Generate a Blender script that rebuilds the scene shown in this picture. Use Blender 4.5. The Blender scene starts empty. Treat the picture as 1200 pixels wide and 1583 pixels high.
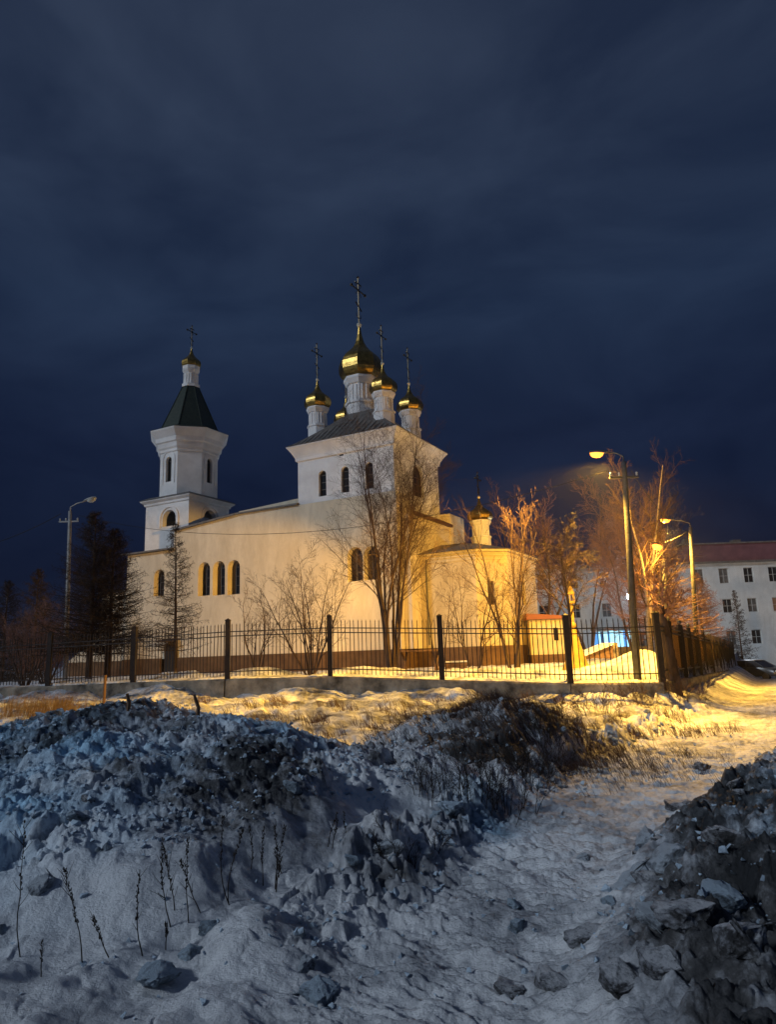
import bpy, bmesh, math, random
import numpy as np
from math import sin, cos, tan, atan, atan2, pi, radians, sqrt, hypot
from mathutils import Vector, Matrix
from mathutils.geometry import tessellate_polygon

S = bpy.context.scene
COL = S.collection
# ------------------------------------------------------------------ camera
PITCH = atan(220/1100.); ROLL = .035; EYE = Vector((0, 0, 1.7)); FPX = 1100.
F_ = Vector((0, cos(PITCH), sin(PITCH))); U0 = Vector((0, -sin(PITCH), cos(PITCH))); R0 = Vector((1, 0, 0))
U_ = cos(ROLL)*U0 + sin(ROLL)*R0; R_ = cos(ROLL)*R0 - sin(ROLL)*U0
cam = bpy.data.cameras.new('camera'); camo = bpy.data.objects.new('camera', cam); COL.objects.link(camo)
camo.matrix_world = Matrix(((R_.x, U_.x, -F_.x, EYE.x), (R_.y, U_.y, -F_.y, EYE.y), (R_.z, U_.z, -F_.z, EYE.z), (0, 0, 0, 1)))
cam.sensor_fit = 'VERTICAL'; cam.sensor_height = 24.; cam.lens = 24*FPX/1583.
cam.clip_start = .05; cam.clip_end = 3000
S.camera = camo
# ------------------------------------------------------------------ world, moonlight, exposure
W = bpy.data.worlds.new('World'); S.world = W; W.use_nodes = True
nt = W.node_tree; nt.nodes.clear(); N = nt.nodes.new; L = nt.links.new
tc = N('ShaderNodeTexCoord')
sep = N('ShaderNodeSeparateXYZ'); L(tc.outputs['Generated'], sep.inputs[0])
elev = N('ShaderNodeValToRGB'); L(sep.outputs['Z'], elev.inputs[0])
cr = elev.color_ramp; cr.elements[0].position = 0.0; cr.elements[0].color = (.0060, .0095, .0260, 1)
cr.elements[1].position = .12; cr.elements[1].color = (.0052, .0100, .0300, 1)
for p_, c_ in ((.28, (.0075, .0140, .0390, 1)), (.45, (.0125, .0240, .0560, 1)), (.70, (.0200, .0320, .0640, 1)), (1., (.0200, .0310, .0580, 1))):
    e = cr.elements.new(p_); e.color = c_
mp = N('ShaderNodeMapping'); L(tc.outputs['Generated'], mp.inputs[0]); mp.inputs['Scale'].default_value = (1.2, 1.2, 3.0); mp.inputs['Rotation'].default_value = (.25, .35, .5)
nz = N('ShaderNodeTexNoise'); L(mp.outputs[0], nz.inputs['Vector']); nz.inputs['Scale'].default_value = 2.1; nz.inputs['Detail'].default_value = 7; nz.inputs['Roughness'].default_value = .55; nz.inputs['Distortion'].default_value = .5
cr2 = N('ShaderNodeValToRGB'); L(nz.outputs[0], cr2.inputs[0]); cr2.color_ramp.elements[0].position = .36; cr2.color_ramp.elements[1].position = .70
cr2.color_ramp.elements[0].color = (.70, .73, .80, 1); cr2.color_ramp.elements[1].color = (1.62, 1.50, 1.36, 1)
mul = N('ShaderNodeMix'); mul.data_type = 'RGBA'; mul.blend_type = 'MULTIPLY'; mul.inputs[0].default_value = 1
L(elev.outputs[0], mul.inputs[6]); L(cr2.outputs[0], mul.inputs[7])
sky = N('ShaderNodeTexSky'); sky.sky_type = 'NISHITA'; sky.sun_disc = False; sky.sun_elevation = radians(-6); sky.sun_rotation = radians(200)
bgs = N('ShaderNodeBackground'); L(sky.outputs[0], bgs.inputs[0]); bgs.inputs[1].default_value = .01
bg = N('ShaderNodeBackground'); L(mul.outputs[2], bg.inputs[0]); bg.inputs[1].default_value = 1.0
ad = N('ShaderNodeAddShader'); L(bg.outputs[0], ad.inputs[0]); L(bgs.outputs[0], ad.inputs[1])
wo = N('ShaderNodeOutputWorld'); L(ad.outputs[0], wo.inputs[0])
def aim(o, d): o.rotation_euler = Vector(d).to_track_quat('-Z', 'Y').to_euler()
sun = bpy.data.lights.new('moonlight', 'SUN'); sun.energy = 1.12; sun.angle = radians(7); sun.color = (.77, .88, 1.0)
suno = bpy.data.objects.new('moonlight', sun); COL.objects.link(suno); aim(suno, (.70, .42, -.44))
S.view_settings.view_transform = 'Standard'; S.view_settings.look = 'None'; S.view_settings.exposure = 0; S.view_settings.gamma = 1
S.cycles.use_denoising = True; S.cycles.denoising_prefilter = 'ACCURATE'
S.cycles.max_bounces = 5; S.cycles.diffuse_bounces = 3; S.cycles.glossy_bounces = 3; S.cycles.sample_clamp_indirect = 4

# ------------------------------------------------------------------ pixel <-> place helpers
def ray(x, y): return F_*FPX + R_*(x-600) - U_*(y-791.5)
def at(x, y, Y): d = ray(x, y); return EYE + d*(Y/d.y)
# ------------------------------------------------------------------ object helpers
def tag(o, label=None, cat=None, group=None, kind=None):
    if label: o['label'] = label
    if cat: o['category'] = cat
    if group: o['group'] = group
    if kind: o['kind'] = kind
    return o
def thing(name, label, cat, loc=(0, 0, 0), rz=0, group=None):
    o = bpy.data.objects.new(name, None); COL.objects.link(o); o.empty_display_size = .3
    o.location = loc; o.rotation_euler = (0, 0, rz)
    return tag(o, label, cat, group)
def light(name, kind, power, color, loc, parent=None, **k):
    l = bpy.data.lights.new(name, kind); l.energy = power; l.color = color
    o = bpy.data.objects.new(name, l); COL.objects.link(o); o.location = loc
    if parent: o.parent = parent
    for a_, b_ in k.items(): setattr(l, a_, b_)
    return o
class MB:
    def __init__(s): s.v = []; s.f = []
    def add(s, vs, fs):
        n = len(s.v); s.v += [tuple(q) for q in vs]; s.f += [tuple(i+n for i in q) for q in fs]; return s
    def box(s, x0, y0, z0, x1, y1, z1):
        return s.add([(x0,y0,z0),(x1,y0,z0),(x1,y1,z0),(x0,y1,z0),(x0,y0,z1),(x1,y0,z1),(x1,y1,z1),(x0,y1,z1)],
                     [(0,3,2,1),(4,5,6,7),(0,1,5,4),(1,2,6,5),(2,3,7,6),(3,0,4,7)])
    def bar(s, a, b, w, h=None):
        a = Vector(a); b = Vector(b); d = (b-a).normalized(); h = h or w
        t = Vector((0, 0, 1)) if abs(d.z) < .95 else Vector((1, 0, 0))
        x = d.cross(t).normalized()*w/2; y = d.cross(x).normalized()*h/2
        vs = [a-x-y, a+x-y, a+x+y, a-x+y, b-x-y, b+x-y, b+x+y, b-x+y]
        return s.add(vs, [(0,1,2,3),(7,6,5,4),(0,4,5,1),(1,5,6,2),(2,6,7,3),(3,7,4,0)])
    def tube(s, pts, rad, n=6, cap=True):
        pts = [Vector(p) for p in pts]; rings = []
        d0 = (pts[1]-pts[0]).normalized(); t = Vector((0, 0, 1)) if abs(d0.z) < .9 else Vector((1, 0, 0))
        x = d0.cross(t).normalized()
        for i, p in enumerate(pts):
            d = (pts[min(i+1, len(pts)-1)]-pts[max(i-1, 0)]).normalized()
            x = (x - d*x.dot(d)).normalized(); y = d.cross(x); r = rad[i] if hasattr(rad, '__len__') else rad
            rings.append([p + (x*cos(2*pi*k/n) + y*sin(2*pi*k/n))*r for k in range(n)])
        fs = []
        for i in range(len(pts)-1):
            for k in range(n): fs.append((i*n+k, i*n+(k+1) % n, (i+1)*n+(k+1) % n, (i+1)*n+k))
        if cap: fs.append(tuple(reversed(range(n)))); fs.append(tuple((len(pts)-1)*n+k for k in range(n)))
        return s.add([q for r_ in rings for q in r_], fs)
    def lathe(s, cx, cy, prof, n=8, rot=0.):
        vs = []; fs = []; m = len(prof)
        for (r, z) in prof:
            for k in range(n):
                a = rot + 2*pi*k/n; vs.append((cx+r*cos(a), cy+r*sin(a), z))
        for i in range(m-1):
            for k in range(n): fs.append((i*n+k, i*n+(k+1) % n, (i+1)*n+(k+1) % n, (i+1)*n+k))
        fs.append(tuple(reversed(range(n)))); fs.append(tuple((m-1)*n+k for k in range(n)))
        return s.add(vs, fs)
    def prism(s, poly, z0, z1):
        n = len(poly); vs = [(x, y, z0) for x, y in poly]+[(x, y, z1) for x, y in poly]
        return s.add(vs, [tuple(reversed(range(n))), tuple(range(n, 2*n))]+[(k, (k+1) % n, n+(k+1) % n, n+k) for k in range(n)])
    def slab(s, poly3, off):
        """polygon (3D) extruded by vector off"""
        n = len(poly3); off = Vector(off); a = [Vector(p) for p in poly3]
        return s.add(a+[p+off for p in a], [tuple(reversed(range(n))), tuple(range(n, 2*n))]+[(k, (k+1) % n, n+(k+1) % n, n+k) for k in range(n)])
    def build(s, name, m, parent=None, smooth=False, bevel=0, loc=None):
        me = bpy.data.meshes.new(name); me.from_pydata(s.v, [], s.f)
        me.materials.append(m); me.update()
        if smooth: me.polygons.foreach_set('use_smooth', [True]*len(me.polygons))
        o = bpy.data.objects.new(name, me); COL.objects.link(o)
        if parent: o.parent = parent
        if loc: o.location = loc
        if bevel:
            b = o.modifiers.new('bevel', 'BEVEL'); b.width = bevel; b.segments = 2; b.limit_method = 'ANGLE'
        return o
def copy_tree(o, parent=None):
    c = o.copy(); COL.objects.link(c); c.parent = parent
    for ch in list(o.children): copy_tree(ch, c)
    return c
# ------------------------------------------------------------------ materials
def mat(name, col, rough=.8, metal=0, col2=None, scale=3., detail=6, bump=0., bscale=None, lo=.35, hi=.65, coord='Object', emit=None, estr=0, spec=.3, stretch=None):
    m = bpy.data.materials.new(name); m.use_nodes = True; t = m.node_tree; b = t.nodes['Principled BSDF']
    b.inputs['Base Color'].default_value = (*col, 1); b.inputs['Roughness'].default_value = rough; b.inputs['Metallic'].default_value = metal
    b.inputs['Specular IOR Level'].default_value = spec
    if col2 or bump:
        c = t.nodes.new('ShaderNodeTexCoord'); mpn = t.nodes.new('ShaderNodeMapping'); t.links.new(c.outputs[coord], mpn.inputs[0])
        if stretch: mpn.inputs['Scale'].default_value = stretch
    if col2:
        n = t.nodes.new('ShaderNodeTexNoise'); n.inputs['Scale'].default_value = scale; n.inputs['Detail'].default_value = detail; n.inputs['Roughness'].default_value = .62
        t.links.new(mpn.outputs[0], n.inputs['Vector'])
        r = t.nodes.new('ShaderNodeValToRGB'); r.color_ramp.elements[0].position = lo; r.color_ramp.elements[1].position = hi
        r.color_ramp.elements[0].color = (*col, 1); r.color_ramp.elements[1].color = (*col2, 1)
        t.links.new(n.outputs[0], r.inputs[0]); t.links.new(r.outputs[0], b.inputs['Base Color'])
    if bump:
        n2 = t.nodes.new('ShaderNodeTexNoise'); n2.inputs['Scale'].default_value = bscale or scale*4; n2.inputs['Detail'].default_value = 8
        t.links.new(mpn.outputs[0], n2.inputs['Vector'])
        bp = t.nodes.new('ShaderNodeBump'); bp.inputs['Strength'].default_value = bump; bp.inputs['Distance'].default_value = .05
        t.links.new(n2.outputs[0], bp.inputs['Height']); t.links.new(bp.outputs[0], b.inputs['Normal'])
    if emit:
        b.inputs['Emission Color'].default_value = (*emit, 1); b.inputs['Emission Strength'].default_value = estr
    return m
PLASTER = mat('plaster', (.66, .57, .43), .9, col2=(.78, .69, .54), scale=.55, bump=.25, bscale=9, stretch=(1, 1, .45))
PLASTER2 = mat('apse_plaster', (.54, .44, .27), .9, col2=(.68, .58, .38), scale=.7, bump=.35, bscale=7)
PLINTH = mat('plinth_paint', (.085, .045, .022), .85, col2=(.14, .08, .04), scale=1.5, bump=.3)
ROOFM = mat('roof_sheet', (.11, .10, .09), .6, .1, col2=(.20, .18, .165), scale=3, bump=.2)
SPIREM = mat('spire_sheet', (.025, .035, .028), .45, .3, col2=(.05, .06, .045), scale=5, bump=.15)
GOLD = mat('gold', (.24, .15, .04), .36, 1, col2=(.50, .33, .09), scale=4, bump=.2, bscale=9)
DARKGOLD = mat('cross_metal', (.05, .04, .025), .4, .8)
GLASS = mat('dark_glass', (.015, .016, .02), .12, spec=.5)
FRAME = mat('window_frame', (.12, .10, .085), .6)
def weather(m, lo=.62, sc=(.9, .9, .3), amt=.32):
    # rain streaks and patches in the paint
    t = m.node_tree; b = t.nodes['Principled BSDF']; src = b.inputs['Base Color'].links[0].from_socket
    c = t.nodes.new('ShaderNodeTexCoord'); mp_ = t.nodes.new('ShaderNodeMapping'); t.links.new(c.outputs['Object'], mp_.inputs[0]); mp_.inputs['Scale'].default_value = sc
    n = t.nodes.new('ShaderNodeTexNoise'); n.inputs['Scale'].default_value = 2.4; n.inputs['Detail'].default_value = 9; n.inputs['Roughness'].default_value = .7; n.inputs['Distortion'].default_value = .6; t.links.new(mp_.outputs[0], n.inputs['Vector'])
    r = t.nodes.new('ShaderNodeValToRGB'); r.color_ramp.elements[0].position = .40; r.color_ramp.elements[1].position = .64; r.color_ramp.elements[0].color = (lo, lo*.95, lo*.88, 1); r.color_ramp.elements[1].color = (1, 1, 1, 1); t.links.new(n.outputs[0], r.inputs[0])
    x = t.nodes.new('ShaderNodeMix'); x.data_type = 'RGBA'; x.blend_type = 'MULTIPLY'; x.inputs[0].default_value = amt; t.links.new(src, x.inputs[6]); t.links.new(r.outputs[0], x.inputs[7]); t.links.new(x.outputs[2], b.inputs['Base Color'])
weather(PLASTER); weather(PLASTER2)
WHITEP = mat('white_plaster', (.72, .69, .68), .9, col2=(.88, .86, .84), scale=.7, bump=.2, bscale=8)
BRONZE = mat('window_bronze', (.17, .085, .03), .5, .2, col2=(.10, .05, .02), scale=3)
IRON = mat('black_iron', (.016, .012, .012), .6, .1, col2=(.035, .025, .022), scale=12)
CONC = mat('old_concrete', (.05, .042, .034), .9, col2=(.38, .33, .26), scale=1.3, bump=.6, bscale=9)
SHEET = mat('fence_sheet', (.55, .46, .28), .6, col2=(.42, .34, .2), scale=1.2, stretch=(6, 6, .6))
def _translucent(m):
    t = m.node_tree; b = t.nodes['Principled BSDF']; tr = t.nodes.new('ShaderNodeBsdfTranslucent'); tr.inputs[0].default_value = (.75, .55, .28, 1)
    mx = t.nodes.new('ShaderNodeMixShader'); mx.inputs[0].default_value = .6; t.links.new(b.outputs[0], mx.inputs[1]); t.links.new(tr.outputs[0], mx.inputs[2])
    t.links.new(mx.outputs[0], t.nodes['Material Output'].inputs[0])
_translucent(SHEET)
POLE = mat('pole_concrete', (.11, .105, .10), .8, col2=(.06, .058, .055), scale=4, bump=.3)
METAL = mat('lamp_metal', (.10, .10, .10), .5, .4)
DARKM = METAL; PALEM = mat('pale_lamp_metal', (.42, .42, .40), .5, .1); PALEPOLE = mat('pale_pole_concrete', (.38, .37, .35), .8, col2=(.26, .25, .24), scale=4, bump=.3)
LENS_OFF = mat('lamp_glass', (.55, .56, .52), .3)
SOD = (1., .525, .07)
LENS_ON = mat('lit_sodium_glass', (.9, .6, .2), .3, emit=(1., .24, .025), estr=4.5)
LENS_WHITE = mat('lit_white_glass', (.9, .9, .9), .3, emit=(.85, .93, 1.), estr=60)
CABLE = mat('cable', (.015, .014, .014), .6)
BARK = mat('bark', (.055, .035, .025), .9, col2=(.11, .07, .05), scale=9, bump=.5, stretch=(1, 1, .3))
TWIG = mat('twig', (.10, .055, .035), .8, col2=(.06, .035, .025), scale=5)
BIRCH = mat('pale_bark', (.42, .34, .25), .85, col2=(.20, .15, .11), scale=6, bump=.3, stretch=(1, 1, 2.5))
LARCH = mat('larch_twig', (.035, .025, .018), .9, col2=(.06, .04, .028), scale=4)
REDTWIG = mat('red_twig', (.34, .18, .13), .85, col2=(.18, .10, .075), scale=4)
WEED = mat('dry_weed', (.028, .021, .017), .9)
STRAW = mat('straw', (.36, .23, .09), .9, col2=(.22, .13, .05), scale=6)
WOOD = mat('old_wood', (.11, .06, .035), .85, col2=(.20, .12, .07), scale=6, stretch=(1, 6, 1), bump=.3)
FACADE = mat('facade_paint', (.55, .58, .58), .9, col2=(.72, .74, .73), scale=.35, bump=.2, bscale=6)
weather(FACADE, .7)
FRINGE = mat('roof_red', (.20, .085, .10), .8, col2=(.14, .06, .075), scale=1)
YELLOWP = mat('yellow_plaster', (.34, .22, .05), .7, col2=(.48, .33, .08), scale=4, bump=.2)

def snow_mat(name, use_attr=True, dirt_shade=0., tint=None, con=1.7):
    m = bpy.data.materials.new(name); m.use_nodes = True; t = m.node_tree; b = t.nodes['Principled BSDF']; nn = t.nodes.new; ll = t.links.new
    b.inputs['Roughness'].default_value = .62; b.inputs['Specular IOR Level'].default_value = .35
    c = nn('ShaderNodeTexCoord')
    n1 = nn('ShaderNodeTexNoise'); n1.inputs['Scale'].default_value = 5.5; n1.inputs['Detail'].default_value = 9; n1.inputs['Roughness'].default_value = .68; ll(c.outputs['Object'], n1.inputs['Vector'])
    n1b = nn('ShaderNodeTexNoise'); n1b.inputs['Scale'].default_value = 1.1; n1b.inputs['Detail'].default_value = 6; ll(c.outputs['Object'], n1b.inputs['Vector'])
    if use_attr:
        at_ = nn('ShaderNodeAttribute'); at_.attribute_name = 'dirt_shade'; dsrc = at_.outputs['Fac']
    else:
        vv = nn('ShaderNodeValue'); vv.outputs[0].default_value = dirt_shade; dsrc = vv.outputs[0]
    mx = nn('ShaderNodeMath'); mx.operation = 'MULTIPLY_ADD'; ll(n1.outputs[0], mx.inputs[0]); mx.inputs[1].default_value = con; mx.inputs[2].default_value = -con/2
    if use_attr:
        ca = nn('ShaderNodeAttribute'); ca.attribute_name = 'con'; m0 = nn('ShaderNodeMath'); m0.operation = 'SUBTRACT'; ll(n1.outputs[0], m0.inputs[0]); m0.inputs[1].default_value = .5
        mx = nn('ShaderNodeMath'); mx.operation = 'MULTIPLY'; ll(m0.outputs[0], mx.inputs[0]); ll(ca.outputs['Fac'], mx.inputs[1])
    ma = nn('ShaderNodeMath'); ma.operation = 'MULTIPLY_ADD'; ll(n1b.outputs[0], ma.inputs[0]); ma.inputs[1].default_value = 1.0; ll(mx.outputs[0], ma.inputs[2])
    mb = nn('ShaderNodeMath'); mb.operation = 'ADD'; ll(ma.outputs[0], mb.inputs[0]); ll(dsrc, mb.inputs[1])
    r = nn('ShaderNodeValToRGB'); ll(mb.outputs[0], r.inputs[0])
    e = r.color_ramp.elements; e[0].position = .30; e[0].color = (.86, .88, .91, 1); e[1].position = .92; e[1].color = (.030, .032, .036, 1)
    q = e.new(.52); q.color = (.42, .44, .48, 1); q = e.new(.72); q.color = (.11, .11, .115, 1)
    if use_attr:
        ia = nn('ShaderNodeAttribute'); ia.attribute_name = 'ice'; im = nn('ShaderNodeMix'); im.data_type = 'RGBA'; im.blend_type = 'MULTIPLY'
        ll(ia.outputs['Fac'], im.inputs[0]); ll(r.outputs[0], im.inputs[6]); im.inputs[7].default_value = (.56, .88, 1.12, 1); ll(im.outputs[2], b.inputs['Base Color'])
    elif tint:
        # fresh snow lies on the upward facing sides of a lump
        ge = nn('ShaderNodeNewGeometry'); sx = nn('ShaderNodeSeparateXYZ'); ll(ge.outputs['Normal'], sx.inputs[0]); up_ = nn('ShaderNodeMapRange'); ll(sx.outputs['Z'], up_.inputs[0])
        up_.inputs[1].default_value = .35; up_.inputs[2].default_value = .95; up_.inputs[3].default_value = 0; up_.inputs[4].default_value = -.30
        ll(up_.outputs[0], mb.inputs[1]); mb2 = nn('ShaderNodeMath'); ll(mb.outputs[0], mb2.inputs[0]); mb2.inputs[1].default_value = dirt_shade; ll(mb2.outputs[0], r.inputs[0])
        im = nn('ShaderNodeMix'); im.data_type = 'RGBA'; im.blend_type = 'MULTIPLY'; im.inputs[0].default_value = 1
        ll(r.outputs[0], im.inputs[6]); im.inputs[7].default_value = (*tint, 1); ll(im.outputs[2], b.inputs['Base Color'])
    else: ll(r.outputs[0], b.inputs['Base Color'])
    n2 = nn('ShaderNodeTexNoise'); n2.inputs['Scale'].default_value = 16; n2.inputs['Detail'].default_value = 10; n2.inputs['Roughness'].default_value = .7; ll(c.outputs['Object'], n2.inputs['Vector'])
    bp = nn('ShaderNodeBump'); bp.inputs['Strength'].default_value = 1.; bp.inputs['Distance'].default_value = .045; ll(n2.outputs[0], bp.inputs['Height'])
    ll(bp.outputs[0], b.inputs['Normal'])
    return m
SNOW = snow_mat('trodden_snow')
SNOWCLEAN = snow_mat('clean_snow', False, -.25)
CHUNK = [snow_mat('ice_chunk_pale', False, -.02, (.74, .90, 1.03), .9), snow_mat('ice_chunk_grey', False, .0, (.9, .98, 1.05), .9), snow_mat('ice_chunk_dark', False, .16, (1, 1, 1.02), 1.1)]

# ------------------------------------------------------------------ noise in numpy
def _h(ix, iy, s):
    n = (ix.astype(np.int64)*374761393 + iy.astype(np.int64)*668265263 + s*974634777) & 0xffffffff
    n = ((n ^ (n >> 13))*1274126177) & 0xffffffff
    n = ((n ^ (n >> 16))*2246822519) & 0xffffffff
    return ((n ^ (n >> 15)) & 0xffffff)/float(0xffffff)
def vnoise(x, y, s=0):
    ix = np.floor(x); iy = np.floor(y); fx = x-ix; fy = y-iy; ix = ix.astype(np.int64); iy = iy.astype(np.int64)
    fx = fx*fx*fx*(fx*(fx*6-15)+10); fy = fy*fy*fy*(fy*(fy*6-15)+10)
    a = _h(ix, iy, s); b = _h(ix+1, iy, s); c = _h(ix, iy+1, s); d = _h(ix+1, iy+1, s)
    return (a*(1-fx)+b*fx)*(1-fy)+(c*(1-fx)+d*fx)*fy
def fbm(x, y, sc, octv=4, s=0, g=.5):
    t = 0; a = 1; w = 0; x = x/sc; y = y/sc
    for o in range(octv):
        t = t+a*(vnoise(x, y, s+o)-.5); w += a; a *= g; x, y = (x*.8-y*.6)*2.03+11.3, (x*.6+y*.8)*2.03+3.7
    return 2*t/w
def chunks(x, y, cell, s=0, warp=.25):
    """broken, tilted plates with gaps between them"""
    wx = x/cell+warp*fbm(x, y, cell*.8, 2, s+5); wy = y/cell+warp*fbm(x, y, cell*.8, 2, s+9)
    ix = np.floor(wx).astype(np.int64); iy = np.floor(wy).astype(np.int64)
    f1 = np.full(np.shape(x), 9.); f2 = f1.copy(); val = np.zeros(np.shape(x))
    for dx in (-1, 0, 1):
        for dy in (-1, 0, 1):
            cx = ix+dx; cy = iy+dy
            px = cx+.1+.8*_h(cx, cy, s+1); py = cy+.1+.8*_h(cx, cy, s+2)
            d = np.hypot(wx-px, wy-py)
            hh = _h(cx, cy, s+3)+(wx-px)*(_h(cx, cy, s+4)-.5)*1.5+(wy-py)*(_h(cx, cy, s+6)-.5)*1.5
            near = d < f1
            f2 = np.where(near, f1, np.minimum(f2, d)); val = np.where(near, hh, val); f1 = np.where(near, d, f1)
    edge = np.clip((f2-f1)/.28, 0, 1); edge = edge*(2-edge)
    return val*edge, f1
def sm(t): t = np.clip(t, 0, 1); return t*t*(3-2*t)
# ------------------------------------------------------------------ terrain
VX, VY = .4726, .8813                         # direction of the church's short side and the side fence
POSTS = [(75, 29.6, 980, .92), (205, 28.2, 971, .98), (350, 26.3, 960, 1.03), (508, 25.7, 950, 1.02), (680, 24.3, 953, .82), (877, 22.9, 956, .62), (1018, 22.4, 948, .58)]
FP = []
for px, d, py, zb in POSTS:
    q = at(px+ (1050-py)*.02, 1010, d); FP.append((q.x, d, zb))
FP = [(-22.3, 32.4, .85), (-18.2, 31.0, .88)]+FP
CORNER = FP[-1]
SIDE_T = [0, 5.88, 11.7, 18.2, 23.3, 28.55, 33, 37.4]
fxs = np.array([-60]+[p[0] for p in FP]+[30.]); fys = np.array([46.]+[p[1] for p in FP]+[22.4-.3*(30-CORNER[0])*0])
fzs = np.array([.85]+[p[2] for p in FP]+[.5])
def xleft(y): return np.interp(y, [2, 3.9, 5.1, 7.9, 11.8, 18.5, 22, 60], [-1.2, -.6, -.2, .95, 2.9, 6.7, 9.5, 29.5])
def xright(y): return np.interp(y, [2, 3.9, 5.9, 8.4, 12., 15.5, 22, 60], [.25, .55, 1.3, 3.2, 5.9, 8.5, 13.5, 36.])
def smax(a, b, k=.12): return .5*(a+b+np.sqrt((a-b)**2+k*k))-k*.25
def macro(x, y):
    x = np.asarray(x, float); y = np.asarray(y, float)
    road = -.022*(np.clip(y, -30, 75)-4)
    yf = np.interp(x, fxs, fys); zf = np.interp(x, fxs, fzs)
    side = (x-CORNER[0])*VY-(y-CORNER[1])*VX               # >0 : road side of the side fence
    inside = np.where((y > yf) & (side < 0), 1., 0.)
    # strip in front of the fence
    strip = np.interp(x, [-25, -6, 0, 5, 9], [.42, .36, .22, .05, -.22])
    strip = strip+np.exp(-((yf-y)/1.1)**2)*(.16+.22*np.sin(x*.9+1.0)*np.sin(x*.37+.4)+.20*sm((x-1.5)/2)*sm((8.6-x)/1.5)+.38*np.exp(-((x+8.6)/1.3)**2))
    out = road+(strip-road)*sm((y-12)/12.)*sm((xleft(y)-x+1.0)/3.0)
    # low bank beside the side fence
    out = out+.32*sm(1-side/1.7)*sm((y-21)/2)*(side > -.2)
    # mounds
    wob = .35*fbm(x, y, 2.2, 2, 77)
    xl = xleft(y)+wob; xr = xright(y)+wob*.6
    zc = np.interp(x, [-12, -7, -5.0, -4.2, -3.3, -2.6, -1.75, -.6, .4, 1.6], [.9, 1.05, 1.0, 1.18, 1.32, 1.16, .98, .66, .52, .3])
    yc = 9.5+.25*np.sin(x*1.3)
    m1 = zc*np.where(y < yc, sm((y-3.4)/(yc-3.4))**.62, sm((yc+2.7-y)/2.7))*sm((xl-x)/1.5+.05)
    zc2 = np.interp(x, [-2.5, -1.2, -.47, .45, 1.1, 1.75, 2.6, 3.5, 4.4, 5.2], [0, .12, .42, .72, .86, 1.0, .84, .66, .2, 0])
    yc2 = 12.6+.25*x*.5
    m2 = zc2*np.where(y < yc2, sm((y-(yc2-4.6))/4.3), sm((yc2+2.5-y)/2.5))*sm((xl-x)/1.1+.15)
    m3 = (.36+.16*fbm(x, y, 3., 2, 31))*sm((x-xr)/1.0)*sm((y-.5)/2)*sm((24-y)/6)
    m4 = (.15+.10*fbm(x, y, 1.1, 2, 55))*np.exp(-((x-xl+.30)/.34)**2)*sm((y-4.2)/2)*sm((24-y)/6)           # rim of shovelled snow along the path
    pile = smax(m1, m2)+m3
    yard = zf+(.80-zf)*sm((y-yf)/8)
    yard = yard+(-1.5-yard)*sm((y-62)/9)
    for (hx, hy, hr, hz) in HEAPS: yard = yard+hz*np.exp(-((x-hx)**2+((y-hy)*1.3)**2)/hr**2)
    z = np.where(inside > 0, yard, out+pile+m4)
    far = sm((np.hypot(x, y)-120)/60); z = z*(1-far)+far*(-1.6)
    return z, inside, pile, m1, m2, m3, m4
random.seed(5)
HEAPS = [(at(px, 1030, d).x, d, r, z) for px, d, r, z in ((120, 30.5, 1.2, .22), (175, 29.8, 1.0, .2), (262, 29.6, 1.1, .34), (300, 28.8, .9, .25), (385, 28.2, 1.3, .33), (430, 28.4, .8, .16), (560, 27.2, 1.4, .38),
         (700, 26.6, 1.1, .28), (760, 25.6, 1.2, .35), (835, 25.6, 1.0, .25), (905, 26, 1.2, .3), (965, 25.4, .9, .25), (1000, 26.0, 1.2, .85), (930, 31, 1.8, .4), (640, 28, 1.2, .2))]
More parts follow.
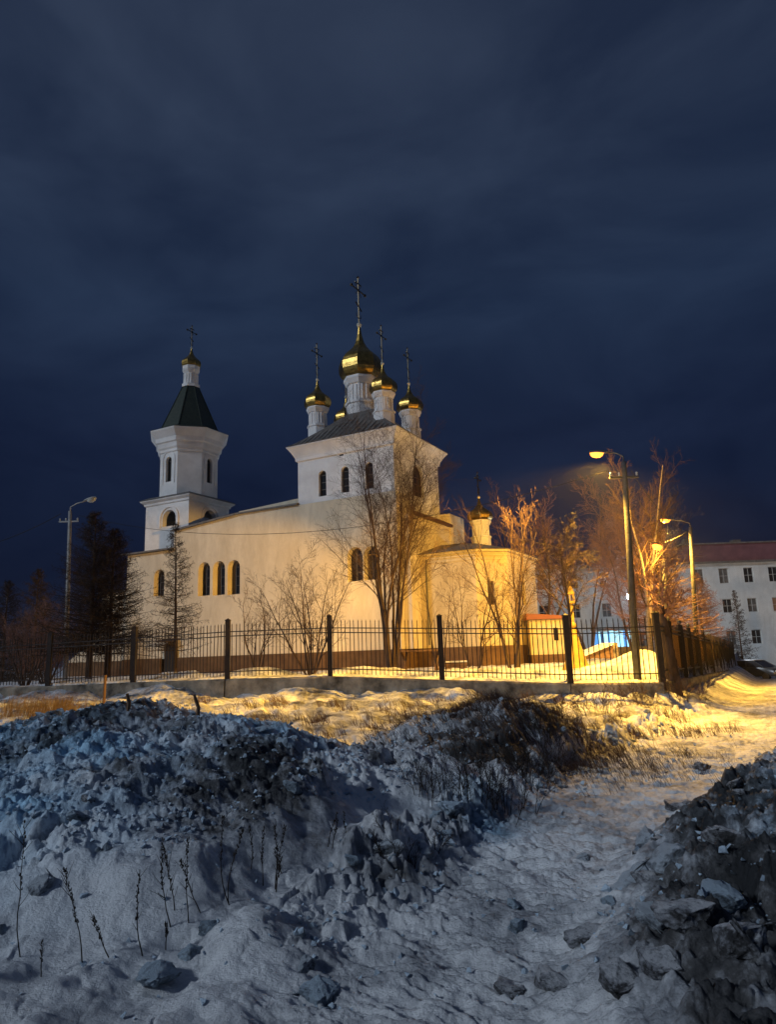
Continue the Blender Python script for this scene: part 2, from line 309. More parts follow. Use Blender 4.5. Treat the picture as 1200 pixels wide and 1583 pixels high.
def relief(x, y):
    z, inside, pile, m1, m2, m3, m4 = macro(x, y)
    r = np.hypot(x, y)
    pm = sm((pile-.10)/.35)
    rough1 = sm((m1-.34+.16*fbm(x, y, 1.6, 2, 66))/.3)*.9+.12                       # rough near the crest, drifted soft snow below it
    patch = sm(fbm(x, y, 1.7, 3, 61)*1.6+.35)
    rough = np.where(m3 > .06, .92, np.where(m2 > m1, .6, rough1*(.55+.6*patch)))
    c1, _ = chunks(x, y, .62, 11, .45); c2, _ = chunks(x, y, .27, 23, .5); c3, _ = chunks(x, y, .11, 37, .5)
    big = fbm(x, y, 1.5, 3, 3)
    mid = 1-np.abs(fbm(x, y, .5, 4, 13))*2.2
    det = fbm(x, y, .14, 4, 17, .6)
    soft = fbm(x, y, .75, 3, 71)
    trb = 1-np.abs(fbm(x, y, .33, 5, 113, .62))*2.6; trf = np.abs(fbm(x, y, .085, 3, 119, .6))
    on = pm*(.12*big+rough*(.17*(c1-.35)+.07*(c2-.3)+.035*(c3-.3)+.10*(trb-.4)+.06*(mid-.4)+.05*trf+.03*det)+(1.3-np.minimum(rough, 1.2))*(.17*soft+.035*fbm(x, y, .2, 3, 207)))
    # trodden path : short ridges across the walking direction, scuffs and pits
    tx = x*VX+y*VY; ty = x*VY-y*VX
    rip = fbm(tx*2.8, ty*.9, .30, 4, 41, .6); sc, f1 = chunks(tx*1.4, ty, .26, 53, .6)
    pit = np.exp(-(f1/.33)**2)*(vnoise(x/.5, y/.5, 91) > .5)
    flat = (1-pm)*(.070*rip+.020*(sc-.4)+.014*trf-.035*pit+.05*fbm(x, y, 1.4, 2, 19)+.012*det)
    xl = xleft(y)
    rim = sm(1-np.abs(x-xl+.25)/.6)*sm((y-4)/2)*sm((24-y)/4)*(.20*(c2-.25)+.08*(c3-.3))
    pth = sm((x-xl+.35)/.5)
    flat = flat*pth+(1-pth)*(1-pm)*(.18*soft+.05*fbm(x, y, .28, 3, 211)+.02*(c2-.3)+.008*det)
    o = on+np.where(inside > 0, .08*fbm(x, y, .9, 4, 29)+.05*(c2-.3)*sm(fbm(x, y, 3, 2, 44)*2+.5), flat*sm(1.6-r/40)+rim*(1-pm))
    z = z+o*sm((110-r)/60)
    d1 = sm((m1-.35)/.5)
    dirt_shade = pm*np.where(m3 > .06, .19, np.where(m2 > m1, .16, -.17+.10*d1))
    dirt_shade = dirt_shade+pm*.34*fbm(x, y, 1.3, 4, 83)
    # band of soil that runs down the middle of the near mound
    band = np.exp(-((x+.15*(y-6)+1.35)/1.0)**2)*np.exp(-((y-7.2)/1.5)**2)
    dirt_shade = dirt_shade+.33*band*pm+.14*sm(.2-c1)*pm  # low gaps between plates darkened too, crevice shade put into the colour
    dirt_shade = np.where(inside > 0, -.12, dirt_shade+(1-pm)*(-.10+.14*fbm(x*1.2, y, 1.1, 4, 97)+.13*sm((y-13.5)/3)*sm((xleft(y)-x)/1.5)))
    CON[0] = .8+1.0*pm*np.clip(rough, 0, 1)
    return z, dirt_shade
CON = [None]
def ice(x, y):
    t = np.zeros(np.shape(x))
    for cx, cy, r in ICE: t = t+np.exp(-((x-cx)**2+(y-cy)**2)/r**2)
    return np.clip(t*(.75+.9*fbm(x, y, .5, 3, 131)), 0, 1)
ICE = [(-4.2, 9.0, .9), (-2.6, 7.4, .8), (-3.4, 5.6, 1.2), (-4.6, 7.6, 1.3), (-1.7, 9.1, .6), (-1.3, 8.5, .5), (.75, 7.6, .45), (.95, 8.4, .4), (2.75, 11.2, .45), (2.9, 5.2, .7), (3.7, 6.4, .8), (2.4, 4.4, .35)]
def ground_z(x, y): return float(macro(x, y)[0])
def surf_z(x, y):
    a, _ = relief(np.array([float(x)]), np.array([float(y)])); return float(a[0])
def build_ground():
    # one sheet, polar about the viewpoint: fine where it is near, coarse where it is far
    fine = np.linspace(-40, 40, 1000); rest = np.linspace(40, 320, 90)[1:-1]
    th = np.radians(np.concatenate([fine, rest])); nth = len(th)
    rr = [.05, .5, 1., 1.6, 2.2, 2.7, 3.0]
    while rr[-1] < 17: rr.append(rr[-1]*1.0038)
    while rr[-1] < 34: rr.append(rr[-1]*1.0055)
    while rr[-1] < 100: rr.append(rr[-1]*1.02)
    while rr[-1] < 1800: rr.append(rr[-1]*1.25)
    rr = np.array(rr); nr = len(rr)
    X = np.outer(rr, np.sin(th)); Y = np.outer(rr, np.cos(th))
    Z, D = relief(X.ravel(), Y.ravel())
    co = np.stack([X.ravel(), Y.ravel(), Z], 1)
    i, k = np.meshgrid(np.arange(nr-1), np.arange(nth), indexing='ij'); k2 = (k+1) % nth
    f = np.stack([i*nth+k, i*nth+k2, (i+1)*nth+k2, (i+1)*nth+k], -1).reshape(-1, 4)[:, ::-1]
    me = bpy.data.meshes.new('ground')
    me.vertices.add(len(co)); me.vertices.foreach_set('co', co.ravel().astype(np.float32))
    me.loops.add(f.size); me.loops.foreach_set('vertex_index', f.ravel().astype(np.int32))
    me.polygons.add(len(f)); me.polygons.foreach_set('loop_start', np.arange(0, f.size, 4, dtype=np.int32))
    me.polygons.foreach_set('use_smooth', np.ones(len(f), bool))
    me.update(calc_edges=True); me.validate()
    a = me.attributes.new('con', 'FLOAT', 'POINT'); a.data.foreach_set('value', np.broadcast_to(CON[0], D.shape).astype(np.float32))
    a = me.attributes.new('ice', 'FLOAT', 'POINT'); a.data.foreach_set('value', ice(X.ravel(), Y.ravel()).astype(np.float32))
    a = me.attributes.new('dirt_shade', 'FLOAT', 'POINT'); a.data.foreach_set('value', D.astype(np.float32))
    me.materials.append(SNOW)
    o = bpy.data.objects.new('ground', me); COL.objects.link(o)
    tag(o, 'snow covered ground with shovelled snow mounds and a trodden path', kind='structure')
build_ground()

# ------------------------------------------------------------------ church
AX = radians(28.2)
church = thing('church', 'white orthodox church with gold onion domes and belfry behind the iron fence', 'church', (.487, 45.0, 0), -AX)
# local axes: +x = altar end (right in view), +y = away from camera
def arch_loop(cx, z0, w, h, n=8):
    r = w/2; pts = [(cx-r, z0), (cx+r, z0)]
    for k in range(n+1):
        a = pi*k/n; pts.append((cx+r*cos(a), z0+h-r+r*sin(a)))
    return pts
def wall(name, parent, org, xd, outer, holes, depth, m):
    """flat wall with real openings; xd horizontal direction, org = 3D origin (z=0), reveals go inwards by depth"""
    xd = Vector(xd).normalized(); nrm = Vector((xd.y, -xd.x, 0)); org = Vector(org)
    P3 = lambda q: org+xd*q[0]+Vector((0, 0, q[1]))
    loops = [outer]+holes; flat = [q for l_ in loops for q in l_]
    tris = tessellate_polygon([[Vector((q[0], q[1], 0)) for q in l_] for l_ in loops])
    b = MB()
    fs = []
    for t in tris:
        a, c, d = [flat[i] for i in t]
        fs.append(tuple(t) if (c[0]-a[0])*(d[1]-a[1])-(c[1]-a[1])*(d[0]-a[0]) > 0 else tuple(reversed(t)))
    b.add([P3(q) for q in flat], fs)
    inw = -nrm*depth
    for l_ in holes:
        n = len(l_); vs = [P3(q) for q in l_]; b.add(vs+[v_+inw for v_ in vs], [(k, n+k, n+(k+1) % n, (k+1) % n) for k in range(n)])
    return b.build(name, m, parent)
def window(parent, org, xd, cx, z0, w, h, inset, m=FRAME, arched=True, bars=(1, 3), name='window', glass=None):
    xd = Vector(xd).normalized(); nrm = Vector((xd.y, -xd.x, 0)); org = Vector(org)-nrm*inset
    b = MB(); t = .07
    lp = arch_loop(cx, z0, w, h) if arched else [(cx-w/2, z0), (cx+w/2, z0), (cx+w/2, z0+h), (cx-w/2, z0+h)]
    c0 = (cx, z0+h/2)
    inn = [(c0[0]+(q[0]-c0[0])*(1-2*t/w), c0[1]+(q[1]-c0[1])*(1-2*t/h)) for q in lp]
    n = len(lp); P3 = lambda q, o_=0: org+xd*q[0]+Vector((0, 0, q[1]))+nrm*o_
    vs = [P3(q, .03) for q in lp]+[P3(q, .03) for q in inn]+[P3(q, -.03) for q in inn]
    b.add(vs, [(k, (k+1) % n, n+(k+1) % n, n+k) for k in range(n)]+[(n+k, n+(k+1) % n, 2*n+(k+1) % n, 2*n+k) for k in range(n)])
    for i in range(1, bars[0]+1):
        x = cx-w/2+w*i/(bars[0]+1); b.bar(P3((x, z0+.03), -.005), P3((x, z0+h-(w*.12 if arched else .03)), -.005), .04, .04)
    for i in range(1, bars[1]+1):
        z = z0+(h-(w/2 if arched else 0))*i/(bars[1]+ (0 if arched else 1)); b.bar(P3((cx-w/2+.04, z), .0), P3((cx+w/2-.04, z), .0), .045, .045)
    f = b.build(name, m, parent)
    g = MB().add([P3(q, -.02) for q in lp], [tuple(range(n))]).build('pane', glass or GLASS, f)
    return f
XD = (1, 0, 0); YD = (0, 1, 0)
# --- nave : south wall in the plane y=0, x from -24.2 to 0
Zn = 12.1
wins = [(-13.1, 6.30, .72, 2.45), (-14.5, 6.35, .72, 2.45), (-15.93, 6.40, .72, 2.45), (-1.6, 6.45, .72, 2.15), (-2.85, 6.45, .72, 2.2)]
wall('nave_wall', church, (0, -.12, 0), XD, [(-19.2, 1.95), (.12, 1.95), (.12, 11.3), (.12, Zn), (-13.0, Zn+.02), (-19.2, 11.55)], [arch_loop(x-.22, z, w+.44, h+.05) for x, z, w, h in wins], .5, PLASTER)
for x, z, w, h in wins:
    window(church, (0, -.12, 0), XD, x, z+.02, w+.0, h-.1, .42)
b = MB(); b.box(-19.2, .9, 1.95, -.0, 9.5, 11.2); b.build('nave_core', PLASTER, church)
MB().box(.12-.001, -.12, 2, .125, 1.9, 12.05).box(-19.25, -.12, 10.2, -19.2, .9, 11.54).box(-19.2, -.10, 11.2, -.3, .9, 11.5).build('nave_return', PLASTER, church)
b = MB(); b.slab([(-19.5, -.34, 11.52), (-19.5, 4.6, 12.5), (-19.5, 4.6, 12.62), (-19.5, -.34, 11.66)], (6.4, 0, .55))
b.slab([(-13.1, -.30, 12.10), (-13.1, 4.6, 13.1), (-13.1, 4.6, 13.3), (-13.1, -.30, 12.22)], (5.5, 0, 0.02))
b.build('nave_roof', ROOFM, church)
MB().slab([(-13.0, .02, 12.1), (-7.66, .02, 12.1), (-7.66, .02, 12.62), (-13.0, .02, 12.36)], (0, .3, 0)).build('parapet', PLASTER, church)
MB().box(-19.3, -.2, .2, -2.3, .9, 2.0).box(-2.3, -.16, .2, .24, 2.0, 2.0).build('plinth', PLINTH, church)
# --- narthex
wall('narthex_wall', church, (0, -.10, 0), XD, [(-24.3, 1.95), (-19.2, 1.95), (-19.2, 10.15), (-24.3, 10.15)], [arch_loop(-20.75, 6.7, 1.1, 2.05), arch_loop(-18.9-.6, .95+1.0, .01, .02)], .5, PLASTER)
window(church, (0, -.10, 0), XD, -20.65, 6.72, .75, 1.95, .42)
MB().box(-24.3, .85, 1, -19.2, 8, 10.1).box(-24.3, -.098, 1.95, -24.25, .9, 10.1).build('narthex_core', PLASTER, church)
MB().slab([(-24.75, -.45, 10.16), (-24.75, 4, 10.55), (-24.75, 4, 10.65), (-24.75, -.45, 10.28)], (5.5, 0, 0)).build('narthex_roof', ROOFM, church)
MB().box(-24.4, -.2, .2, -20.3, .9, 2.0).build('plinth', PLINTH, church)
# arched side doorway with a shallow porch
MB().slab([(-20.0, -.12, 3.35), (-18.5, -.12, 3.35), (-18.5, -.9, 3.15), (-20.0, -.9, 3.15)], (0, 0, .07)).build('door_canopy', PLINTH, church)
dr = MB().add([(x, -.22, z) for x, z in arch_loop(-19.2, .6, 1.35, 2.6)], [tuple(range(11))]).build('door', mat('door_paint', (.012, .01, .01), .6), church)
MB().box(-18.85, -.27, 1.6, -18.8, -.22, 1.8).build('handle', METAL, dr)
MB().box(-20.3, -.095, 2.0, -18.2, -.0, 2.01).build('door_step', CONC, church)
# low wing; a shadow's sloping edge is built into its end wall
b = MB(); b.slab([(-24.3, .05, 1.9), (-27.2, .05, 1.9), (-30.9, .05, 1.9), (-30.9, .05, 2.05), (-29.0, .05, 3.15), (-27.2, .05, 4.9), (-27.2, .05, 7.3), (-24.3, .05, 7.3)], (0, 3.4, 0)); b.build('wing_wall', PLASTER, church)
MB().slab([(-24.3, -.15, 7.32), (-27.5, -.15, 7.32), (-27.5, -.15, 7.45), (-24.3, -.15, 7.45)], (0, 4, .6)).build('wing_roof', ROOFM, church)
window(church, (0, .05, 0), XD, -25.4, 4.75, .5, .95, -.05, arched=False, bars=(1, 1))
MB().box(-31.1, -.05, .2, -24.4, .06, 1.92).build('plinth', PLINTH, church)
# --- main tower x -7.65..0, y 0..7
tw = [(-5.6, 12.5, .62, 1.82), (-3.77, 12.5, .62, 1.82), (-1.87, 12.5, .62, 1.82)]
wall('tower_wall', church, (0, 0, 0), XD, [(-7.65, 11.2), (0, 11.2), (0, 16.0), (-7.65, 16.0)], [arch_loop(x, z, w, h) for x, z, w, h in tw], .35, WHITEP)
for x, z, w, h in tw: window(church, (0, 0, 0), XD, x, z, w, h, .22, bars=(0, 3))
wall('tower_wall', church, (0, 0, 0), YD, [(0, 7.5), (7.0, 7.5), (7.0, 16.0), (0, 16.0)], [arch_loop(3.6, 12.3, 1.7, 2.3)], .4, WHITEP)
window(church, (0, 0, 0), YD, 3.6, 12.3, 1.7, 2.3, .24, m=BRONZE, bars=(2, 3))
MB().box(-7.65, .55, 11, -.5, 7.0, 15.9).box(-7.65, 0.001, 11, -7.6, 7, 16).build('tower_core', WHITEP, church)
MB().box(-4.15, -.02, 15.1, -3.85, .0, 15.3).build('vent', GLASS, church)
def ringprof(x0, y0, x1, y1, prof):
    """square ring cornice : prof = list of (outset, z)"""
    b = MB(); vs = []; fs = []
    for o_, z in prof: vs += [(x0-o_, y0-o_, z), (x1+o_, y0-o_, z), (x1+o_, y1+o_, z), (x0-o_, y1+o_, z)]
    for i in range(len(prof)-1):
        for k in range(4): fs.append((i*4+k, i*4+(k+1) % 4, i*4+4+(k+1) % 4, i*4+4+k))
    fs.append((3, 2, 1, 0)); fs.append(tuple((len(prof)-1)*4+k for k in range(4)))
    b.add(vs, fs); return b
ringprof(-7.65, 0, 0, 7, [(.012, 15.2), (.12, 15.26), (.14, 15.45), (.20, 15.6), (.34, 15.85), (.52, 16.12), (.60, 16.2), (.60, 16.28)]).build('cornice', WHITEP, church)
def hip(x0, y0, x1, y1, z0, zt, top):
    cx = (x0+x1)/2; cy = (y0+y1)/2
    b = MB(); n = 10; vs = []; fs = []
    for i in range(n+1):
        t = i/n; tt = t; zz = z0+(zt-z0)*(t**1.15)
        hx = (x1-x0)/2*(1-tt)+top*tt; hy = (y1-y0)/2*(1-tt)+top*tt
        vs += [(cx-hx, cy-hy, zz), (cx+hx, cy-hy, zz), (cx+hx, cy+hy, zz), (cx-hx, cy+hy, zz)]
    for i in range(n):
        for k in range(4): fs.append((i*4+k, i*4+(k+1) % 4, i*4+4+(k+1) % 4, i*4+4+k))
    fs.append((3, 2, 1, 0)); fs.append(tuple(n*4+k for k in range(4)))
    b.add(vs, fs); return b
r_ = hip(-8.3, -.65, .65, 7.65, 16.285, 18.95, 1.1)
for k in range(1, 20):
    x = -8.3+8.95*k/20; e_ = min(k, 20-k)/10
    r_.bar((x, -.64, 16.31), (x, -.64+3.05*min(1, e_), 16.31+(18.95-16.285)*((min(1, e_)*.97)**1.15)), .04, .04)
r_.build('tower_roof', ROOFM, church)
def cross(cx, cy, z0, h, arm, parent, th=.07):
    b = MB(); b.bar((cx, cy, z0), (cx, cy, z0+h), th, th)
    def arm_(z, a, slope=0):
        p = (cx, cy-a, z+slope*a); q = (cx, cy+a, z-slope*a); b.bar(p, q, th*.8, th*.9)
        return p, q
    for p in arm_(z0+h*.72, arm): b.lathe(p[0], p[1], [(.01, p[2]-th*1.6), (th*1.3, p[2]-th*.8), (th*1.5, p[2]), (th*1.3, p[2]+th*.8), (.01, p[2]+th*1.6)], 6)
    arm_(z0+h*.86, arm*.45); arm_(z0+h*.36, arm*.42, .55)
    b.lathe(cx, cy, [(.01, z0+h-th*1.4), (th*1.3, z0+h), (.01, z0+h+th*1.6)], 6)
    for s_ in (-1, 1):                                       # little rays / crescent at the foot
        b.tube([(cx, cy, z0+h*.10), (cx, cy+s_*arm*.3, z0+h*.13), (cx, cy+s_*arm*.36, z0+h*.21)], [th*.4, th*.35, th*.2], 4)
        b.bar((cx, cy+s_*.02, z0+h*.72), (cx, cy+s_*arm*.42, z0+h*.84), th*.4, th*.4)
        b.bar((cx, cy+s_*.02, z0+h*.72), (cx, cy+s_*arm*.42, z0+h*.60), th*.4, th*.4)
    return b.build('cross', DARKGOLD, parent)
def cupola(cx, cy, zb, zd, rd, zw, R, ztip, ztop, arm, n=8):
    """zb..zd drum, dome widest R at zw, pointed tip at ztip, cross up to ztop"""
    hd = zd-zb; rot = pi/8
    b = MB(); b.lathe(cx, cy, [(rd*1.12, zb-1.2), (rd*1.12, zb+hd*.28), (rd*1.22, zb+hd*.30), (rd*1.22, zb+hd*.36), (rd, zb+hd*.38), (rd, zb+hd*.80), (rd*1.1, zb+hd*.82), (rd*1.18, zb+hd*.88), (rd*1.28, zb+hd*.94), (rd*1.28, zd)], n, rot)
    for k in range(n):
        a = rot+pi/8+2*pi*k/n; ap = rd*cos(pi/8)
        ux, uy = cos(a), sin(a); tx, ty = -uy, ux
        for s_ in (-1, 1):
            px_, py_ = cx+ux*(ap+.01)+tx*s_*rd*.16, cy+uy*(ap+.01)+ty*s_*rd*.16
            b.bar((px_, py_, zb+hd*.40), (px_, py_, zb+hd*.78), rd*.09, rd*.09)
    dr_ = b.build('drum', WHITEP, church)
    H = ztip-zd; prof = []
    for r__, t in ((.80, 0), (.95, .035), (1.04, .085), (1.09, .14), (1.10, .21), (1.08, .28), (1.02, .345), (.93, .40), (.80, .45), (.64, .50), (.48, .555), (.34, .62), (.22, .71), (.12, .84), (.055, 1.)):
        prof.append((R*r__, zd+H*t))
    d_ = MB().lathe(cx, cy, prof, n, rot).build('dome', GOLD, dr_)
    MB().lathe(cx, cy, [(.02, ztip-.05), (R*.10, ztip), (R*.145, ztip+R*.10), (R*.10, ztip+R*.20), (.02, ztip+R*.25)], 10).build('finial', mat('finial_gold', (.8, .75, .6), .3, .6) if 'finial_gold' not in bpy.data.materials else bpy.data.materials['finial_gold'], dr_)
    cross(cx, cy, ztip+R*.2, ztop-ztip-R*.2, arm, dr_, .055 if R < 1.2 else .085)
cupola(-4.35, 3.5, 18.9, 21.85, 1.02, 22.9, 1.50, 26.1, 30.2, 1.0)
for (cx, cy, zz) in ((-6.9, 1.5, 17.4), (-1.4, 1.5, 17.4), (-1.35, 5.5, 17.2), (-6.9, 5.5, 17.3)):
    cupola(cx, cy, zz, zz+2.1, .66, 0, .92, zz+4.25, zz+7.2, .62)
# --- lower east body, lean-to roof, raised firewall
MB().box(.0, .45, 2.0, .7, 9.6, 10.6).box(.0, -.1, 2, .12, .45, 12.0).build('east_wall', PLASTER, church)
MB().slab([(-.02, 1.9, 11.25), (.95, 1.9, 10.75), (.95, 1.9, 10.55), (-.02, 1.9, 10.62)], (0, 5.2, 0)).build('lean_to_roof', mat('brown_sheet', (.09, .045, .03), .6), church)
MB().box(-1.5, 7.05, 9, .75, 9.7, 11.6).build('firewall', PLASTER, church)
MB().tube([(.80, 8.2, 9.4), (1.6, 5.9, 8.3)], .05, 6).build('downpipe', METAL, church)
# --- apse
AP = [(0.1, 1.8), (4.55, 1.8), (6.15, 3.3), (6.15, 9.2), (4.6, 10.8), (.1, 10.8)]
def apseloop(o_):
    c = (3., 6.3); out = []
    for x, y in AP:
        out.append((x+(o_ if x > 3 else 0), y+(o_ if y > 6.3 else -o_)))
    return out
d1 = Vector((1.6, 1.5, 0)).normalized()
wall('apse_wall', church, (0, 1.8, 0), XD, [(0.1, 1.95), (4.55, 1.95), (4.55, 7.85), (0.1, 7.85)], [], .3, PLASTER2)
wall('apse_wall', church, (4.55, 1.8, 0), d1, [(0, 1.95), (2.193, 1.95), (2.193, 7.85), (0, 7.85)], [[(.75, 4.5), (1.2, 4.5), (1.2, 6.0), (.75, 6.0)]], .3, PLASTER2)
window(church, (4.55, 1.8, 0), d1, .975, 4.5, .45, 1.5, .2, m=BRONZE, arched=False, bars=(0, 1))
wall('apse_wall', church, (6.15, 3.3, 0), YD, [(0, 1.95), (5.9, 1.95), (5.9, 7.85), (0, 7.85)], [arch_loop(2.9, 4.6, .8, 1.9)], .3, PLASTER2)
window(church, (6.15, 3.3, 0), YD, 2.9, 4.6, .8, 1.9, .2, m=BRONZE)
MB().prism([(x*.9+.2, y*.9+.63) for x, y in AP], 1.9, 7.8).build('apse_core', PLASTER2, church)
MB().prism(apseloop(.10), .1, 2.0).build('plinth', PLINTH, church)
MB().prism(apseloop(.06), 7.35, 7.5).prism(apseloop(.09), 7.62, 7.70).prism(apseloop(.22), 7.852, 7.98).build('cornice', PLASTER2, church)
b = MB(); lo_ = apseloop(.42); top = [(0.2, 5.0), (2.2, 5.0), (3.2, 5.8), (3.2, 7.2), (2.2, 8.0), (.2, 8.0)]
n = 6; b.add([(x, y, 7.985) for x, y in lo_]+[(x, y, 9.0) for x, y in top], [tuple(reversed(range(n))), tuple(range(n, 2*n))]+[(k, (k+1) % n, n+(k+1) % n, n+k) for k in range(n)])
b.build('apse_roof', ROOFM, church)
cupola(3.1, 7.0, 9.0, 10.75, .60, 0, .82, 12.4, 14.3, .5)
MB().tube([(1.2, 1.74, 7.6), (1.2, 1.7, 7.2), (1.2, 1.7, 2.2)], .05, 6).build('downpipe', METAL, church)
# --- belfry
BX, BY, BH = -21.3, 3.4, 2.36
x0, x1, y0, y1 = BX-BH, BX+BH, BY-BH, BY+BH
BELF = mat('belfry_plaster', (.70, .68, .66), .9, col2=(.88, .86, .84), scale=.8, bump=.2, bscale=8)
wall('belfry_wall', church, (0, y0, 0), XD, [(x0, 10.2), (x1, 10.2), (x1, 14.5), (x0, 14.5)], [arch_loop(BX+.25, 12.35, 1.45, 1.32, 12)], .45, BELF)
wall('belfry_wall', church, (x1, 0, 0), YD, [(y0, 10.2), (y1, 10.2), (y1, 14.5), (y0, 14.5)], [arch_loop(BY+.1, 12.35, 1.45, 1.42, 12)], .45, BELF)
MB().box(x0, y0+.02, 10.2, x0+.4, y1, 14.5).box(x0, y1-.4, 10.2, x1-.02, y1, 14.5).box(x0+.3, y0+.4, 14.0, x1-.4, y1, 14.5).box(x0, y0+1.9, 10.2, x1-.5, y1-1.9, 13.2).build('belfry_core', BELF, church)
def arch_band(name, org, xd, cx, z0, w, h, t, out, m):
    xd = Vector(xd); nrm = Vector((xd.y, -xd.x, 0)); a = arch_loop(cx, z0, w, h, 12)[1:]; c = arch_loop(cx, z0, w+2*t, h+t, 12)[1:]
    a.append((cx-w/2, z0)); c.append((cx-w/2-t, z0)); k = len(a); P3 = lambda q, o_: Vector(org)+xd*q[0]+Vector((0, 0, q[1]))+nrm*o_
    vs = [P3(q, out) for q in a]+[P3(q, out) for q in c]+[P3(q, .002) for q in c]+[P3(q, .002) for q in a]
    fs = [(i, i+1, k+i+1, k+i)[::-1] for i in range(k-1)]+[(k+i, k+i+1, 2*k+i+1, 2*k+i)[::-1] for i in range(k-1)]+[(3*k+i, 3*k+i+1, i+1, i)[::-1] for i in range(k-1)]
    return MB().add(vs, fs).build(name, m, church)
arch_band('arch_moulding', (0, y0, 0), XD, BX+.25, 12.3, 1.75, 1.58, .2, .09, BELF)
arch_band('arch_moulding', (x1, 0, 0), YD, BY+.1, 12.3, 1.75, 1.68, .2, .09, BELF)
ringprof(x0, y0, x1, y1, [(.012, 14.2), (.10, 14.25), (.12, 14.4), (.32, 14.55), (.36, 14.6), (.36, 14.66)]).build('cornice', BELF, church)
ringprof(x0, y0, x1, y1, [(.40, 14.665), (.41, 14.69), (-.1, 14.95)]).build('belfry_roof', ROOFM, church)
# bell in the opening
bl = MB().lathe(BX+.3, y0+1.0, [(.32, 12.3), (.26, 12.45), (.2, 12.7), (.14, 12.85), (.03, 12.9)], 12).build('bell', mat('bronze', (.15, .10, .05), .4, .8), church, smooth=True)
OR = 2.30/cos(pi/8); OA = 2.30; rot = pi/8
for k in range(8):
    a = 2*pi*k/8; nx, ny = cos(a), sin(a); xd = Vector((-ny, nx, 0)); org = (BX+nx*OA, BY+ny*OA, 0); hw = OA*tan(pi/8)
    vis = k in (0, 6, 7, 5, 1)
    hl = [arch_loop(0, 16.05, .62, 2.1)] if k % 2 == 0 else []
    wall('octagon_wall', church, org, xd, [(-hw, 14.8), (hw, 14.8), (hw, 19.0), (-hw, 19.0)], hl, .35, BELF)
    if k % 2 == 0:
        window(church, org, xd, 0, 16.05, .62, 2.1, .26, bars=(1, 1))
        arch_band('window_moulding', org, xd, 0, 15.9, 1.15, 2.65, .12, .05, BELF)
MB().lathe(BX, BY, [(OR-.4, 14.8), (OR-.4, 18.9)], 8, rot).build('octagon_core', BELF, church)
MB().lathe(BX, BY, [(OR+.012, 18.5), (OR+.10, 18.55), (OR+.10, 18.75), (OR+.22, 18.9), (OR+.30, 19.25), (OR+.42, 19.35), (OR+.46, 19.7), (OR+.85, 20.2), (OR+.9, 20.28), (OR+.9, 20.36)], 8, rot).build('octagon_cornice', BELF, church)
sp = MB().lathe(BX, BY, [(OR+.92, 20.365), (OR+.9, 20.39), (OR-.02, 20.75), (.66, 24.95)], 8, rot)
for k in range(8):
    a = rot+2*pi*k/8; sp.bar((BX+(OR-.02)*cos(a), BY+(OR-.02)*sin(a), 20.77), (BX+.66*cos(a), BY+.66*sin(a), 24.97), .07, .07)
sp.build('spire', SPIREM, church)
for s_ in (0,):
    b = MB().lathe(BX, BY, [(.80, 24.8), (.80, 25.05), (.60, 25.1), (.58, 26.1), (.72, 26.3), (.78, 26.45), (.78, 26.7)], 8, rot)
    for k in range(8):
        a = 2*pi*k/8; b.bar((BX+.56*cos(a), BY+.56*sin(a), 25.15), (BX+.56*cos(a), BY+.56*sin(a), 26.05), .09, .09)
    dd = b.build('drum', BELF, church)
    MB().lathe(BX, BY, [(.70, 26.7), (.84, 26.82), (.88, 27.0), (.82, 27.2), (.62, 27.42), (.38, 27.65), (.2, 27.9), (.1, 28.2), (.05, 28.5)], 8, rot).build('dome', GOLD, dd)
    MB().lathe(BX, BY, [(.02, 28.42), (.09, 28.48), (.11, 28.56), (.02, 28.68)], 8).build('finial', bpy.data.materials['finial_gold'], dd)
    cross(BX, BY, 28.6, 2.0, .55, dd, .06)

# ------------------------------------------------------------------ iron fence on its concrete base
fence = thing('iron_fence', 'black iron railing fence with square posts in front of the church', 'fence', (FP[2][0], FP[2][1], .9))
def rel(o, p): return Vector(p)-o.location
def fence_panel(root, A, B, step=.152, ht=1.86, double=True, sheet=None):
    A = Vector(A); B = Vector(B); d = (B-A); n = max(2, int(Vector((d.x, d.y, 0)).length/step)); b = MB(); up = Vector((0, 0, 1))
    rnd = random.Random(int(A.x*100))
    for z in ((.22, ht-.22, ht-.38) if double else (.25, ht-.15)):
        b.bar(rel(root, A+up*z), rel(root, B+up*z), .035, .035)
    for i in range(1, n):
        p = A+d*(i/n)+Vector((rnd.uniform(-.012, .012), 0, 0)); t = rnd.gauss(0, .014)
        b.bar(rel(root, p+up*.05), rel(root, p+up*(ht)+Vector((t, t, 0))), .024, .024)
        q = rel(root, p+up*ht+Vector((t, t, 0))); b.add([q+Vector((-.016, -.016, 0)), q+Vector((.016, -.016, 0)), q+Vector((.016, .016, 0)), q+Vector((-.016, .016, 0)), q+Vector((0, 0, .09))], [(0, 1, 4), (1, 2, 4), (2, 3, 4), (3, 0, 4)])
    return b.build('railing_panel', IRON, root)
for i, (x, y, z) in enumerate(FP):
    q = rel(fence, (x, y, z)); w = .085
    b = MB(); b.box(q.x-w, q.y-w, q.z-.25, q.x+w, q.y+w, q.z+2.08)
    b.box(q.x-w-.015, q.y-w-.015, q.z+2.085, q.x+w+.015, q.y+w+.015, q.z+2.11)
    b.add([(q.x-w, q.y-w, q.z+2.112), (q.x+w, q.y-w, q.z+2.112), (q.x+w, q.y+w, q.z+2.112), (q.x-w, q.y+w, q.z+2.112), (q.x, q.y, q.z+2.17)], [(0, 1, 4), (1, 2, 4), (2, 3, 4), (3, 0, 4)])
    b.build('post', IRON, fence)
    if i: fence_panel(fence, Vector(FP[i-1])+Vector((0, 0, .04)), Vector(FP[i])+Vector((0, 0, .04)))
